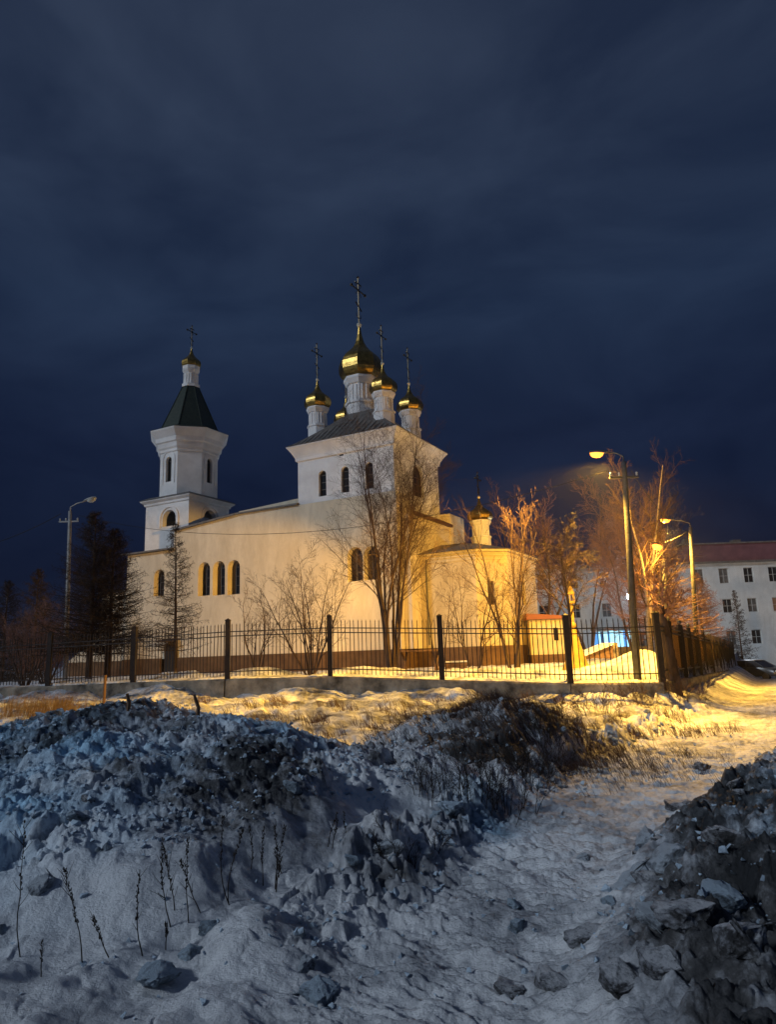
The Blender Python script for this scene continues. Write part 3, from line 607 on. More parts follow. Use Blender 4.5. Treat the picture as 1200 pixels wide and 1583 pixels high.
def plinth_run(pts, bottoms, label, name, th=.36):
    o = None; b = MB(); rnd = random.Random(3)
    # subdivided so that the old concrete can be uneven
    for i in range(len(pts)-1):
        A = Vector(pts[i]); B = Vector(pts[i+1]); d = Vector((B.x-A.x, B.y-A.y, 0)); Ln = d.length; d.normalize(); nrm = Vector((d.y, -d.x, 0))
        n = max(4, int(Ln/.22)); vs = []; fs = []
        for k in range(n+1):
            t = k/n; p = A.lerp(B, t); zb = bottoms[i]+(bottoms[i+1]-bottoms[i])*t
            x = np.array([p.x]); y = np.array([p.y])
            w1 = float(fbm(x+y, y*0+zb, .7, 3, 7)[0])*.035; w2 = float(fbm(x-y, y*0+3, .4, 3, 8)[0])*.04; j = -.02 if (k % 17 == 0 and k) else 0
            off = nrm*(th/2)
            vs += [p+off+nrm*(w2+.05+j)+Vector((0, 0, zb-p.z)), p+off+nrm*(w1+.02+j)+Vector((0, 0, (zb-p.z)*.45)), p+off+nrm*(w1+j)+Vector((0, 0, -.05+w2*.4)), p+off*.8+Vector((0, 0, w2*.5)), p-off+Vector((0, 0, w1*.5)), p-off+Vector((0, 0, -.8))]
        for k in range(n):
            for q in range(5): a = k*6+q; fs.append((a, a+6, a+7, a+1)[::-1])
        fs.append((0, 1, 2, 3, 4, 5)[::-1]); fs.append(tuple(n*6+q for q in range(6)))
        b.add(vs, fs)
    o = b.build(name, CONC); tag(o, label, 'low wall'); return o
plinth_run(FP, [-.4+p[2]*.4 for p in FP], 'crumbling concrete base wall under the long front railing', 'concrete_base_wall')
# side fence
side = thing('side_fence', 'dark iron side fence backed with pale sheets running along the path', 'fence', (CORNER[0], CORNER[1], .5))
SP = []
for t in SIDE_T: SP.append((CORNER[0]+VX*t, CORNER[1]+VY*t, .58-.022*t))
sub = []
for i in range(len(SP)-1):
    A = Vector(SP[i]); B = Vector(SP[i+1])
    for k in (0, 1): sub.append((A.lerp(B, k/2), A.lerp(B, (k+1)/2), i, k))
for (A, B, i, k) in sub:
    b = MB()
    for z in (.35, 1.72, 1.58): b.bar(rel(side, A+Vector((0, 0, z))), rel(side, B+Vector((0, 0, z))), .05, .05)
    n = 11 if i < 3 else 6
    if not (i in (0,) and k == 1) and False: pass
    for j in range(1, n):
        p = A.lerp(B, j/n); b.bar(rel(side, p+Vector((0, 0, .05))), rel(side, p+Vector((0, 0, 1.85))), .018, .018)
    b.build('railing_panel', IRON, side)
    if not (i == 0 and k == 0):
        o_ = Vector((-VY, VX, 0))*.10
        MB().slab([rel(side, A+o_+Vector((0, 0, .1))), rel(side, B+o_+Vector((0, 0, .1))), rel(side, B+o_+Vector((0, 0, 1.78))), rel(side, A+o_+Vector((0, 0, 1.78)))], (-VY*.02, VX*.02, 0)).build('sheet', SHEET, side)
    q = rel(side, B); w = .06 if k == 0 else .085
    pp = MB().box(q.x-w, q.y-w, q.z-.2, q.x+w, q.y+w, q.z+1.98)
    pb = pp.build('post', IRON, side)
    if i < 2: MB().lathe(q.x, q.y, [(.02, q.z+1.985), (.075, q.z+2.02), (.09, q.z+2.07), (.06, q.z+2.13), (.01, q.z+2.15)], 8).build('cap', METAL, pb, smooth=True)
plinth_run([(p[0]+VX*.19, p[1]+VY*.19, p[2]) for p in SP], [-.75-.022*t for t in SIDE_T], 'concrete base wall of the side fence running beside the path', 'concrete_base_wall')

# ------------------------------------------------------------------ trees
RMIN = .004
def perp(d, rng):
    v_ = Vector((rng.gauss(0, 1), rng.gauss(0, 1), rng.gauss(0, 1))); v_ -= d*v_.dot(d); return v_.normalized()
def limb(b, rng, p, d, L_, r, segs, wob, up, sides, taper=.25):
    pts = [p.copy()]; rad = [r]; p = p.copy(); d = d.copy()
    for i in range(segs):
        d = (d+perp(d, rng)*wob+Vector((0, 0, up))).normalized(); p = p+d*(L_/segs); pts.append(p.copy()); rad.append(max(RMIN*.8, r*(1-(1-taper)*(i+1)/segs)))
    b.tube(pts, rad, sides, False); return pts, rad
def at_t(pts, t):
    f = t*(len(pts)-1); i = min(int(f), len(pts)-2); return pts[i].lerp(pts[i+1], f-i), (pts[i+1]-pts[i]).normalized(), i
def branchy(b, rng, pts, rad, lvl, cfg, L0):
    if lvl >= len(cfg): return
    n, t0, ang, ratio, wob, up, rr = cfg[lvl]
    for k in range(n):
        t = t0+(1-t0)*((k+rng.random())/n); p, d, i = at_t(pts, t)
        a = radians(ang+rng.uniform(-14, 14)); dd = (d*cos(a)+perp(d, rng)*sin(a)).normalized()
        L_ = L0*ratio*rng.uniform(.6, 1.2)*(1.15-.55*t); r = max(RMIN, rad[i]*rr)
        q, qr = limb(b, rng, p, dd, L_, r, 4 if lvl < 2 else 3, wob, up, 4 if lvl == 0 else 3, .3)
        branchy(b, rng, q, qr, lvl+1, cfg, L_)
def root_at(px, d, py=1045):
    x = at(px, py, d).x; return Vector((x, d, ground_z(x, d)-.08))
def deciduous(px, d, h, stems, spread, label, name='bare_tree', seed=1, cfg=None, r0=.09, bark=BARK, twig=TWIG, group=None, lean=0, cat='tree', wob=.09, pos=None):
    global RMIN; rng = random.Random(seed); P = pos or root_at(px, d); RMIN = (.00013 if d < 30 else .00015)*d; root = thing(name, label, cat, P, 0, group)
    t = MB(); c = MB(); cfg = cfg or [(13, .22, 34, .40, .16, .10, .42), (7, .15, 36, .50, .2, .05, .55), (5, .15, 38, .5, .25, .03, .6)]
    for s_ in range(stems):
        a = 2*pi*(s_+rng.random()*.6)/max(stems, 1); tilt = spread*rng.uniform(.45, 1.1) if stems > 1 else spread*.2
        dr_ = Vector((cos(a)*sin(tilt)+lean, sin(a)*sin(tilt), cos(tilt))).normalized(); L_ = h*rng.uniform(.75, 1.02)
        pts, rad = limb(t, rng, Vector((cos(a)*.12, sin(a)*.12, 0))*(stems > 1), dr_, L_, r0*rng.uniform(.7, 1.1), 9, wob, .015, 7, .12)
        branchy(c, rng, pts, rad, 0, cfg, L_)
    t.build('trunk', bark, root, True); c.build('crown', twig, root); return root
def larch(px, d, h, r, label, seed, whorls=60, per=3, twig=LARCH, name='bare_larch', trunks=1, dens=9, r0=.13, clear=.12, pos=None, group=None):
    global RMIN; rng = random.Random(seed); P = pos or root_at(px, d); RMIN = .00017*d; root = thing(name, label, 'tree', P, 0, group); t = MB(); c = MB()
    for tr in range(trunks):
        off = Vector((tr*.6, tr*.5, 0)); hh = h*(1-.1*tr)
        pts, rad = limb(t, rng, off, Vector((0, 0, 1)), hh, r0, 10, .012, .1, 7, .12)
        for w in range(whorls):
            tt = clear+(1-clear)*(w+.5)/whorls; p, dd, i = at_t(pts, tt)
            for k in range(per):
                a = rng.uniform(0, 2*pi); L_ = r*((1-tt)**.75*1.02+.06)*rng.uniform(.55, 1.12)
                dr_ = Vector((cos(a), sin(a), -.12+.45*tt)).normalized()
                q, qr = limb(c, rng, p, dr_, L_, max(.008, rad[i]*.22), 6, .10, .05, 3, .25)
                for j in range(dens):
                    u_ = .12+.88*(j+rng.random())/dens; pp, d2, ii = at_t(q, u_)
                    sd = perp(d2, rng); sd.z -= .45; L2 = L_*.30*rng.uniform(.5, 1.1)*(1.2-u_)+.08
                    q2, r2 = limb(c, rng, pp, (d2*.7+sd).normalized(), L2, RMIN, 2, .2, .03, 3, .4)
                    for m_ in range(2):
                        p3, d3, _ = at_t(q2, rng.random()); limb(c, rng, p3, (d3*.5+perp(d3, rng)).normalized(), L2*.5, RMIN, 1, .1, 0, 3, .5)
    t.build('trunk', BARK, root, True); c.build('crown', twig, root); return root
deciduous(606, 28.0, 9.6, 10, .21, 'tallest bare tree with many stems in front of the church tower', seed=4, r0=.075, wob=.10, cfg=[(14, .28, 33, .34, .18, .07, .34), (10, .12, 38, .50, .22, .05, .5), (7, .12, 42, .5, .25, .03, .6)])
deciduous(797, 26.5, 6.6, 6, .17, 'slender bare tree with upright stems in front of the apse', seed=14, r0=.055, cfg=[(15, .2, 36, .28, .16, .08, .36), (6, .15, 34, .5, .2, .05, .5), (4, .2, 38, .5, .2, .03, .6)])
deciduous(480, 28.5, 4.9, 6, .42, 'bushy bare tree of medium height before the nave wall', seed=21, r0=.05, cfg=[(11, .15, 36, .42, .18, .08, .45), (8, .12, 38, .5, .2, .05, .55), (4, .2, 40, .5, .2, .03, .6)])
deciduous(398, 28.8, 3.3, 5, .42, 'low crooked bare shrub left of the bushy tree by the nave', 'bare_shrub', seed=33, r0=.04, cat='shrub', wob=.16, cfg=[(8, .3, 42, .36, .2, .1, .5), (6, .2, 42, .5, .25, .05, .55), (3, .2, 40, .45, .2, .03, .6)])
deciduous(735, 27.5, 4.2, 4, .40, 'small twisted bare shrub before the left side of the apse', 'bare_shrub', seed=37, r0=.045, cat='shrub', wob=.17, cfg=[(9, .25, 42, .38, .2, .08, .5), (7, .15, 40, .5, .25, .05, .55), (4, .2, 40, .5, .2, .03, .6)])
deciduous(682, 27.8, 4.6, 2, .30, 'thin bare sapling between the tallest tree and the apse', 'bare_sapling', seed=39, r0=.035, wob=.12, cfg=[(9, .3, 40, .34, .2, .08, .5), (5, .2, 40, .5, .2, .05, .6)])
larch(270, 29.5, 6.2, 1.55, 'narrow bare larch before the arched nave windows', 5, whorls=48, per=4, dens=8, r0=.085, clear=.14)
larch(137, 31.0, 7.3, 2.9, 'dark dense larch with two trunks left of the church', 6, whorls=56, per=6, dens=12, r0=.15, trunks=2, clear=.17)
# reddish tree by the sixth post : forked dark trunk
deciduous(879, 24.3, 5.2, 1, .05, 'reddish crowned tree with a forked dark trunk behind the fence', lean=.05, seed=51, r0=.12, twig=TWIG, cfg=[(15, .40, 54, .46, .16, .07, .42), (11, .2, 40, .46, .22, .04, .45), (8, .12, 42, .5, .24, .03, .55), (5, .2, 40, .5, .2, .02, .7)])
deciduous(1008, 31.0, 10.0, 2, .10, 'tall pale barked birch right of the near lit street lamp', 'birch_tree', seed=58, r0=.11, bark=BIRCH, cfg=[(18, .28, 36, .30, .14, .12, .40), (8, .12, 36, .50, .2, .05, .5), (5, .12, 38, .5, .22, .03, .6)])
deciduous(1035, 23.6, 7.4, 1, .05, 'thick rough barked tree at the corner of the fence', seed=62, r0=.27, twig=REDTWIG, pos=Vector((at(1038, 1050, 23.6).x, 23.6, .3)), cfg=[(2, .6, 20, .2, .1, .1, .3), ]) if False else None
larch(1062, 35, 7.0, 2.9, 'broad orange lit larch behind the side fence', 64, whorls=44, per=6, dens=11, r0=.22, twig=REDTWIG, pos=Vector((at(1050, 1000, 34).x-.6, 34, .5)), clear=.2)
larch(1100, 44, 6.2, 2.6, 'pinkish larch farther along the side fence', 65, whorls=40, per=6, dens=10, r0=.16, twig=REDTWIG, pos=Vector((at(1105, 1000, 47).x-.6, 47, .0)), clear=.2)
larch(1147, 62, 7.4, 1.7, 'small dark larch in front of the white apartment block', 66, whorls=36, per=4, dens=8, r0=.10, pos=Vector((at(1146, 1000, 62).x, 62, -1.3)), clear=.1)
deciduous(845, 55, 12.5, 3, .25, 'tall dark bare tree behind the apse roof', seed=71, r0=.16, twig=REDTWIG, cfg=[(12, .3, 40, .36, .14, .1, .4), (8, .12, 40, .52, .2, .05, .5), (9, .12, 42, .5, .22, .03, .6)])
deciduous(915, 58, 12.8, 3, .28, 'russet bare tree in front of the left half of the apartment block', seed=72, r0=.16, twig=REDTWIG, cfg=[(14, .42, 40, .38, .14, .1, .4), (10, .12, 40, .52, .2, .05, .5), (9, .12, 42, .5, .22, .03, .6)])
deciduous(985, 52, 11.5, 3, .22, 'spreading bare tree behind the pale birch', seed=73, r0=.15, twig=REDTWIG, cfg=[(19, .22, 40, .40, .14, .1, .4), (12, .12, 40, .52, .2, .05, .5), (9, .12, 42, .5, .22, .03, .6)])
deciduous(1050, 62, 15.5, 3, .16, 'tall thin bare tree rising above the second lit lamp', seed=74, r0=.14, cfg=[(15, .3, 34, .30, .14, .1, .4), (8, .12, 38, .52, .2, .05, .5), (5, .12, 40, .5, .22, .03, .6)])
# left edge
BUSH = [(9, .15, 38, .42, .2, .08, .5), (8, .12, 40, .5, .25, .05, .55), (5, .2, 40, .5, .2, .03, .6)]
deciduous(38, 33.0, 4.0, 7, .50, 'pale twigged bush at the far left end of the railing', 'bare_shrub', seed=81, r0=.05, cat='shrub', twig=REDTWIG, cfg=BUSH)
deciduous(70, 34.5, 3.6, 6, .55, 'reddish twigged bush behind the left street lamp post', 'bare_shrub', seed=82, r0=.05, cat='shrub', twig=REDTWIG, cfg=BUSH)
larch(60, 52, 8.4, 3.2, 'dark evergreen at the left edge far behind the lamp post', 83, whorls=44, per=6, dens=10, r0=.15, pos=Vector((at(52, 1000, 52).x, 52, .3)), clear=.05)
larch(20, 47, 7.0, 3.0, 'dark round tree behind the leftmost bush', 84, whorls=40, per=6, dens=10, r0=.15, pos=Vector((at(5, 1000, 47).x, 47, .3)), clear=.05)
# thick trunk by the corner
def corner_tree():
    P = Vector((at(1036, 1050, 23.9).x+.05, 23.75, .25)); root = thing('stout_tree', 'stout rough barked trunk with thin twigs beside the fence corner post', 'tree', P)
    rng = random.Random(9); t = MB(); pts = [Vector((0, 0, -.5)), Vector((.0, 0, .2)), Vector((-.03, 0, 1.0)), Vector((-.08, .05, 1.9)), Vector((-.1, .1, 2.5)), Vector((-.05, .15, 3.2)), Vector((.1, .2, 4.0))]
    rad = [.30, .24, .20, .17, .11, .06, .02]; t.tube(pts, rad, 12); t.build('trunk', BARK, root, True)
    c = MB(); branchy(c, rng, pts[3:], rad[3:], 0, [(16, .15, 55, .36, .2, .06, .4), (8, .15, 42, .5, .22, .03, .5), (6, .15, 42, .5, .22, .03, .6)], 4.6); c.build('crown', REDTWIG, root)
corner_tree()

# ------------------------------------------------------------------ street lamps
def street_lamp(px0, py0, px1, py1, d, zb, tip, lit, label, crossarm=True, r=(.13, .085)):
    top = at(px1, py1, d); base = Vector((at(px0, py0, d).x, d, zb)); root = thing('street_lamp', label, 'street lamp', base)
    top = top-base; H_ = top.z
    MB().tube([(0, 0, -.3), top*.5, top], [r[0], (r[0]+r[1])/2, r[1]], 10).build('pole', POLE if lit == 'on' else PALEPOLE, root, True)
    METAL = DARKM if lit == 'on' else PALEM
    e = Vector(tip)-base; dirn = (e-top); dirn.z = 0; dl = dirn.length; dn = dirn.normalized()
    a1 = top+Vector((0, 0, -.25)); MB().tube([a1, a1+Vector((0, 0, .45)), a1+dn*dl*.25+Vector((0, 0, .62)), a1+dn*dl*.6+Vector((0, 0, .70+.0))], .028, 8).build('arm', METAL, root, True)
    h0 = a1+dn*dl*.52+Vector((0, 0, .69)); hd = (dn+Vector((0, 0, .18))).normalized()
    b = MB(); n = 10; vs = []; fs = []; Lh = max(.72, dl*.48); sdv = Vector((-hd.y, hd.x, 0)).normalized(); up = sdv.cross(hd)*-1
    if up.z < 0: up = -up
    prof = [(0, .05, .05), (.15, .10, .08), (.4, .15, .10), (.75, .17, .10), (.95, .12, .07), (1., .04, .03)]
    for t, w, hh in prof:
        for k in range(n):
            a = pi*k/(n-1); vs.append(h0+hd*Lh*t+sdv*w*cos(a)+up*hh*sin(a))
    m_ = len(prof)
    for i in range(m_-1):
        for k in range(n-1): fs.append((i*n+k, i*n+k+1, (i+1)*n+k+1, (i+1)*n+k))
        fs.append((i*n+n-1, i*n, (i+1)*n, (i+1)*n+n-1))
    fs.append(tuple(range(n))); fs.append(tuple(reversed([(m_-1)*n+k for k in range(n)])))
    hdm = b.add(vs, fs).build('lamp_head', METAL, root, True)
    lm = {'on': LENS_ON, 'off': LENS_OFF}[lit]
    c0 = h0+hd*Lh*.62; b = MB(); vs = []; fs = []
    for j, (t, dp) in enumerate(((1., 0), (.85, .06), (.55, .10), (.1, .115))):
        for k in range(12):
            a = 2*pi*k/12; vs.append(c0+hd*Lh*.36*t*cos(a)+sdv*.16*t*sin(a)-up*(dp*1.5+.008))
    for j in range(3):
        for k in range(12): fs.append((j*12+k, j*12+(k+1) % 12, j*12+12+(k+1) % 12, j*12+12+k))
    fs.append(tuple(36+k for k in range(12))); b.add(vs, fs).build('lens', lm, hdm, True)
    if crossarm:
        z = top+Vector((0, 0, -.55)); b = MB().bar(z-Vector((.55, 0, 0)), z+Vector((.45, 0, 0)), .07, .07); ca = b.build('crossarm', METAL, root)
        for x in (-.5, -.2, .4): MB().lathe(z.x+x, z.y, [(.02, z.z+.04), (.04, z.z+.08), (.03, z.z+.12), (.045, z.z+.15), (.01, z.z+.19)], 8).build('insulator', LENS_OFF, ca, True)
    return root, base+c0-up*.24
L1, s1 = street_lamp(986, 1050, 965, 714, 24.0, .5, at(922, 697, 24.6), 'on', 'nearest and tallest lit street lamp on a leaning pole behind the fence')
LL, sl = street_lamp(101, 1045, 108, 790, 36.0, .8, at(148, 776, 35.6), 'off', 'unlit street lamp on a pale pole at the left behind the railing')
L2, s2 = street_lamp(1079, 1040, 1068, 815, 36.0, -.6, at(1022, 800, 36.5), 'on', 'second lit street lamp with a long arm behind the side fence', crossarm=False)
L3, s3 = street_lamp(1030, 1040, 1027, 866, 30.5, .5, at(1014, 852, 29.4), 'on', 'farthest lit orange street lamp shining through the larch twigs', crossarm=False)
def spot(name, P, d, power, cone, blend, root, rad=.12):
    o = light(name, 'SPOT', power, SOD, Vector(P)-root.location-Vector((0, 0, .12)), root, shadow_soft_size=rad, spot_size=radians(cone), spot_blend=blend); aim(o, d); return o
spot('sodium_bulb', s1, (-.62, .79, -.15), 36000, 36, .5, L1)
spot('sodium_bulb', s1, (-.12, 1, -.22), 16000, 52, .5, L1)
spot('sodium_bulb', s1, (.42, 1, .02), 9000, 50, .8, L1)
spot('sodium_bulb', s1, (-.60, .02, -1), 14000, 118, .5, L1)
spot('sodium_bulb', s1, (.04, -1.04, -.92), 13000, 54, 1, L1)
spot('sodium_bulb', s1, (-1, -.08, -.44), 17000, 42, .8, L1)
spot('sodium_bulb', s2, (-.1, -.05, -1), 11000, 150, .7, L2)
spot('sodium_bulb', s2, (-.9, .3, .25), 2500, 150, .8, L2)
spot('sodium_bulb', s3, (.45, .2, -1), 1000, 158, .7, L3)
spot('sodium_bulb', s3, (.3, .9, .1), 900, 160, .8, L3)
spot('sodium_bulb', s2, (.1, .9, -.4), 4500, 150, .8, L2)
_g = s3-L3.location+Vector((0, -.25, 0)); MB().lathe(_g.x, _g.y, [(.02, _g.z-.02), (.12, _g.z+.02), (.17, _g.z+.11), (.12, _g.z+.20), (.02, _g.z+.24)], 14).build('globe', LENS_ON, L3, True)

# ------------------------------------------------------------------ cables
def cable(pts, label, r=.012, sag=.0):
    b = MB(); out = []
    for i in range(len(pts)-1):
        A = Vector(pts[i]); B = Vector(pts[i+1])
        for k in range(16):
            t = k/16; p = A.lerp(B, t); p.z -= sag*4*t*(1-t); out.append(p)
    out.append(Vector(pts[-1])); b.tube(out, r, 5); o = b.build('overhead_cable', CABLE); tag(o, label, 'cable', None)
cable([at(122, 797, 36), at(940, 728, 24)], 'long overhead cable sagging across the church from lamp to lamp', .011, 1.55)
cable([at(-90, 858, 36), at(94, 794, 36)], 'overhead cable leaving the unlit lamp towards the left edge', .018, .35)
cable([at(1064, 822, 36), at(1003, 846, 36), ], 'thin cable from the second lit pole to the left', .02, .1)
cable([at(976, 727, 24), at(1066, 822, 36)], 'cable joining the nearest lit lamp and the second pole', .012, .5)

# ------------------------------------------------------------------ apartment block
BYY = 77.
bld = thing('apartment_block', 'long white three storey apartment block with red roof band behind the trees', 'building', (0, BYY, -1.6))
bx0, bx1 = 12., 62.
rows = [(1.45, 2.95), (4.8, 6.3), (7.95, 9.6)]
holes = []; cols = []
cols = [13.2, 16.4, 19.8, 23.15, 26.4, 29.9, 33.4]; x = 36.1
while x < 61: cols.append(x); x += 2.68
for c in cols:
    for z0_, z1_ in rows: holes.append((c, z0_+1.6, 1.05, z1_-z0_))
lp = [[(c-w/2, z), (c+w/2, z), (c+w/2, z+h), (c-w/2, z+h)] for c, z, w, h in holes]
wall('facade', bld, (0, 0, 0), XD, [(bx0, 0), (bx1, 0), (bx1, 11.75), (bx0, 11.75)], lp, .25, FACADE)
WHITEF = mat('white_frame', (.45, .46, .45), .7)
litg = mat('lit_window_glass', (.5, .5, .4), .3, emit=(.75, .85, .62), estr=.28)
GLS = [GLASS, GLASS, GLASS, mat('curtained_glass', (.16, .15, .14), .4, col2=(.05, .05, .05), scale=1.2), mat('dull_glass', (.06, .07, .08), .3), mat('dim_warm_glass', (.2, .12, .07), .4, emit=(.8, .35, .18), estr=.05)]
wrnd = random.Random(8)
for i, (c, z, w, h) in enumerate(holes):
    px_ = 600+1100*(c/77)
    lit_ = abs(c-33.4) < 1.4 and z < 4.5
    window(bld, (0, 0, 0), XD, c, z, w, h, .16, m=WHITEF, arched=False, bars=(1, 1), glass=litg if lit_ else wrnd.choice(GLS))
MB().box(bx0, .5, 0, bx1, 12, 11.7).build('core', FACADE, bld)
MB().box(bx0-.3, -.35, 11.752, bx1+.3, 12.3, 11.95).build('eave', ROOFM, bld)
MB().box(bx0+20, .0, 11.952, bx1+.2, 12, 13.85).build('roof_band', FRINGE, bld)
MB().box(bx0+19.8, -.15, 13.852, bx1+.4, 12.2, 14.0).build('roof_edge', ROOFM, bld)
for k in range(6): MB().box(28+k*5.5, 3, 14.002, 28.9+k*5.5, 3.8, 14.7+.3*(k % 2)).build('chimney', ROOFM, bld)
MB().box(30.5, -1.2, 2.2+1.6, 35.2, -.0, 2.35+1.6).box(30.6, -1.1, 0, 30.75, -.95, 3.79).box(34.9, -1.1, 0, 35.05, -.95, 3.79).build('entrance_canopy', ROOFM, bld)
# blue lit shop window band on the ground floor
shop = thing('lit_shop_front', 'glowing blue and white shop window seen through the railing', 'shop window', (20.4, BYY-3.2, -1.5))
SB = [mat('shop_light_blue', (.1, .3, .6), .4, emit=(.08, .36, .85), estr=.9), mat('shop_light_pale', (.5, .8, .9), .4, emit=(.40, .85, 1.), estr=1.25), mat('shop_dark', (.03, .05, .10), .4, emit=(.02, .06, .2), estr=.6)]
MB().box(-.1, .05, 0, 4.7, 3.0, 5.0).build('kiosk_body', FACADE, shop)
rng = random.Random(4); x = 0
while x < 4.4:
    w = rng.choice((.22, .35, .5, .3)); MB().box(x, -.02, 3.15, min(4.6, x+w-.02), .048, 4.75+rng.uniform(-.1, .05)).build('panel', SB[rng.choice((0, 1, 1, 0, 2))], shop); x += w
MB().box(-.15, -.06, 4.86, 4.75, 0, 5.0).box(-.15, -.06, 3.0, 4.75, 0, 3.1).build('frame', METAL, shop)
wl = thing('flood_lamp', 'bright white flood lamp shining in front of the apartment block', 'lamp', at(975, 922, 60))
z_ = wl.location.z; MB().tube([(0, .1, -z_-1.3), (0, .1, 0)], .06, 8).build('pole', METAL, wl)
MB().box(-.28, .0, -.24, .28, .12, .24).build('housing', METAL, wl); MB().lathe(0, 0, [(.02, -.02)]*1+[(.16, -.01), (.16, .01)], 12).build('bulb_cover', METAL, wl) if False else None
MB().add([(.26*cos(2*pi*k/14), -.012, .22*sin(2*pi*k/14)) for k in range(14)], [tuple(range(14))]).build('lens', LENS_WHITE, wl)
light('flood_bulb', 'POINT', 4000, (.85, .93, 1.), (0, -.3, -.05), wl, shadow_soft_size=.15)

# ------------------------------------------------------------------ annex, shed, monument, timber
an = thing('annex', 'small cream annex with reddish roof edge right of the apse', 'building', (at(836, 1000, 46).x, 46, 0), 0)
MB().box(-.6, 0, 1.35, 1.55, 6, 3.55).build('wall', PLASTER2, an)
MB().box(-.6, -.06, .1, 1.62, 6, 1.35).build('plinth', PLINTH, an)
MB().slab([(-.8, -.3, 3.56), (1.95, -.3, 3.56), (1.95, -.3, 3.72), (-.8, -.3, 3.95)], (0, 6.6, 0)).build('roof', mat('brick_red_sheet', (.25, .09, .05), .7), an)
MB().box(.9, -.02, 2.2, 1.2, .0, 3.0).build('window', GLASS, an)
sh = thing('shed', 'low brown wooden shed with a steep snowy roof behind the yellow monument', 'shed', (at(905, 1030, 40).x, 40, .3))
MB().box(0, 0, 0, 1.75, 2, .9).build('wall', WOOD, sh)
MB().add([(0, 0, .9), (1.75, 0, .9), (1.6, 0, 1.45), (0, 2, .9), (1.75, 2, .9), (1.6, 2, 1.45)], [(0, 1, 2), (5, 4, 3), (0, 2, 5, 3), (1, 4, 5, 2)]).build('gable', WOOD, sh)
MB().slab([(-.25, -.15, .84), (1.62, -.15, 1.50), (1.62, -.15, 1.62), (-.25, -.15, .96)], (0, 2.3, 0)).build('roof', SNOWCLEAN, sh)
MB().box(1.63, -.02, .0, 1.9, 0.1, 1.6).build('chimney_pipe', CONC, sh)
gate = thing('dark_board_fence', 'dark board fence below the blue shop window', 'fence', (at(955, 1030, 42).x, 42, .2))
b = MB()
for k in range(13): b.box(k*.21-.6, 0, 0, k*.21-.6+.19, .04, 1.45+.03*(k % 2))
b.build('boards', IRON, gate); MB().box(-.6, .045, .4, 2.1, .09, .5).box(-.6, .045, 1.1, 2.1, .09, 1.2).build('rail', IRON, gate)
mo = thing('yellow_monument', 'tall yellow tapering monument with a lantern shaped top in the churchyard', 'monument', (at(893, 1045, 29).x, 29, ground_z(7.3, 29)-.1))
MB().lathe(0, 0, [(.62, 0), (.60, .15), (.46, .4), (.36, .75), (.24, 1.15), (.15, 1.55), (.12, 1.75)], 10).build('cone', YELLOWP, mo)
MB().lathe(0, 0, [(.05, 1.75), (.12, 1.82), (.14, 1.9), (.10, 1.98), (.06, 2.03)], 10).build('ball', YELLOWP, mo, True)
MB().lathe(0, 0, [(.07, 2.0), (.08, 2.3), (.06, 2.6), (.07, 2.75)], 8).build('shaft', YELLOWP, mo)
b = MB().lathe(0, 0, [(.10, 2.74), (.17, 2.78), (.17, 2.84), (.12, 2.86)], 8)
for k in range(6): a = 2*pi*k/6; b.bar((.14*cos(a), .14*sin(a), 2.85), (.14*cos(a), .14*sin(a), 3.12), .035)
b.lathe(0, 0, [(.18, 3.12), (.18, 3.16), (.13, 3.3), (.05, 3.5), (.015, 3.68)], 8).build('lantern', YELLOWP, mo)
ts = thing('timber_trestle', 'dark plank table on crossed trestles beside the tallest tree', 'trestle', (at(612, 1003, 31).x, 31, .72))
MB().box(0, 0, 1.05, 2.0, .7, 1.13).build('top', WOOD, ts)
for x in (.25, 1.6): MB().bar((x, .1, 0), (x+.25, .55, 1.05), .07).build('leg', WOOD, ts); MB().bar((x+.25, .1, 0), (x, .55, 1.05), .07).build('leg', WOOD, ts)
cr_ = thing('wooden_crate', 'dark wooden crate capped with snow before the apse', 'crate', (at(690, 1040, 29.0).x, 29.0, .62))
b = MB()
for k in range(5): b.box(0, 0, .02+k*.13, .85, .5, .13+k*.13)
b.build('slats', WOOD, cr_); MB().box(-.03, -.03, .672, .88, .53, .73).build('snow_cap', SNOWCLEAN, cr_, bevel=.02)
# ------------------------------------------------------------------ car
car = thing('parked_car', 'dark car with snowy roof parked at the far end of the path', 'car', (28.3, 57, -1.22), radians(-62))
Lc, Wc = 4.3, 1.75
sec = [(-2.15, .35, .75, .78), (-2.1, .3, .95, .84), (-1.3, .28, 1.0, .87), (0, .27, 1.0, .875), (1.1, .28, .96, .87), (1.9, .3, .85, .84), (2.15, .36, .65, .74)]
b = MB(); vs = []; fs = []
for x, z0_, z1_, hw in sec: vs += [(x, -hw, z0_), (x, -hw-.02, (z0_+z1_)/2), (x, -hw+.06, z1_), (x, hw-.06, z1_), (x, hw+.02, (z0_+z1_)/2), (x, hw, z0_)]
for i in range(len(sec)-1):
    for k in range(6): fs.append((i*6+k, i*6+(k+1) % 6, i*6+6+(k+1) % 6, i*6+6+k))
fs.append(tuple(range(6))[::-1]); fs.append(tuple((len(sec)-1)*6+k for k in range(6)))
CARP = mat('car_paint', (.05, .055, .06), .3, .4, spec=.5)
b.add(vs, fs).build('body', CARP, car, True, bevel=.03)
b = MB(); g = [(-1.75, .97, .76), (-1.3, 1.42, .62), (.35, 1.45, .62), (1.15, .98, .74)]
vs = []
for x, z, hw in g: vs += [(x, -hw, z), (x, hw, z)]
b.add(vs, [(0, 1, 3, 2), (2, 3, 5, 4), (4, 5, 7, 6), (0, 2, 4, 6), (7, 5, 3, 1), (0, 6, 7, 1)]).build('cabin_glass', GLASS, car)
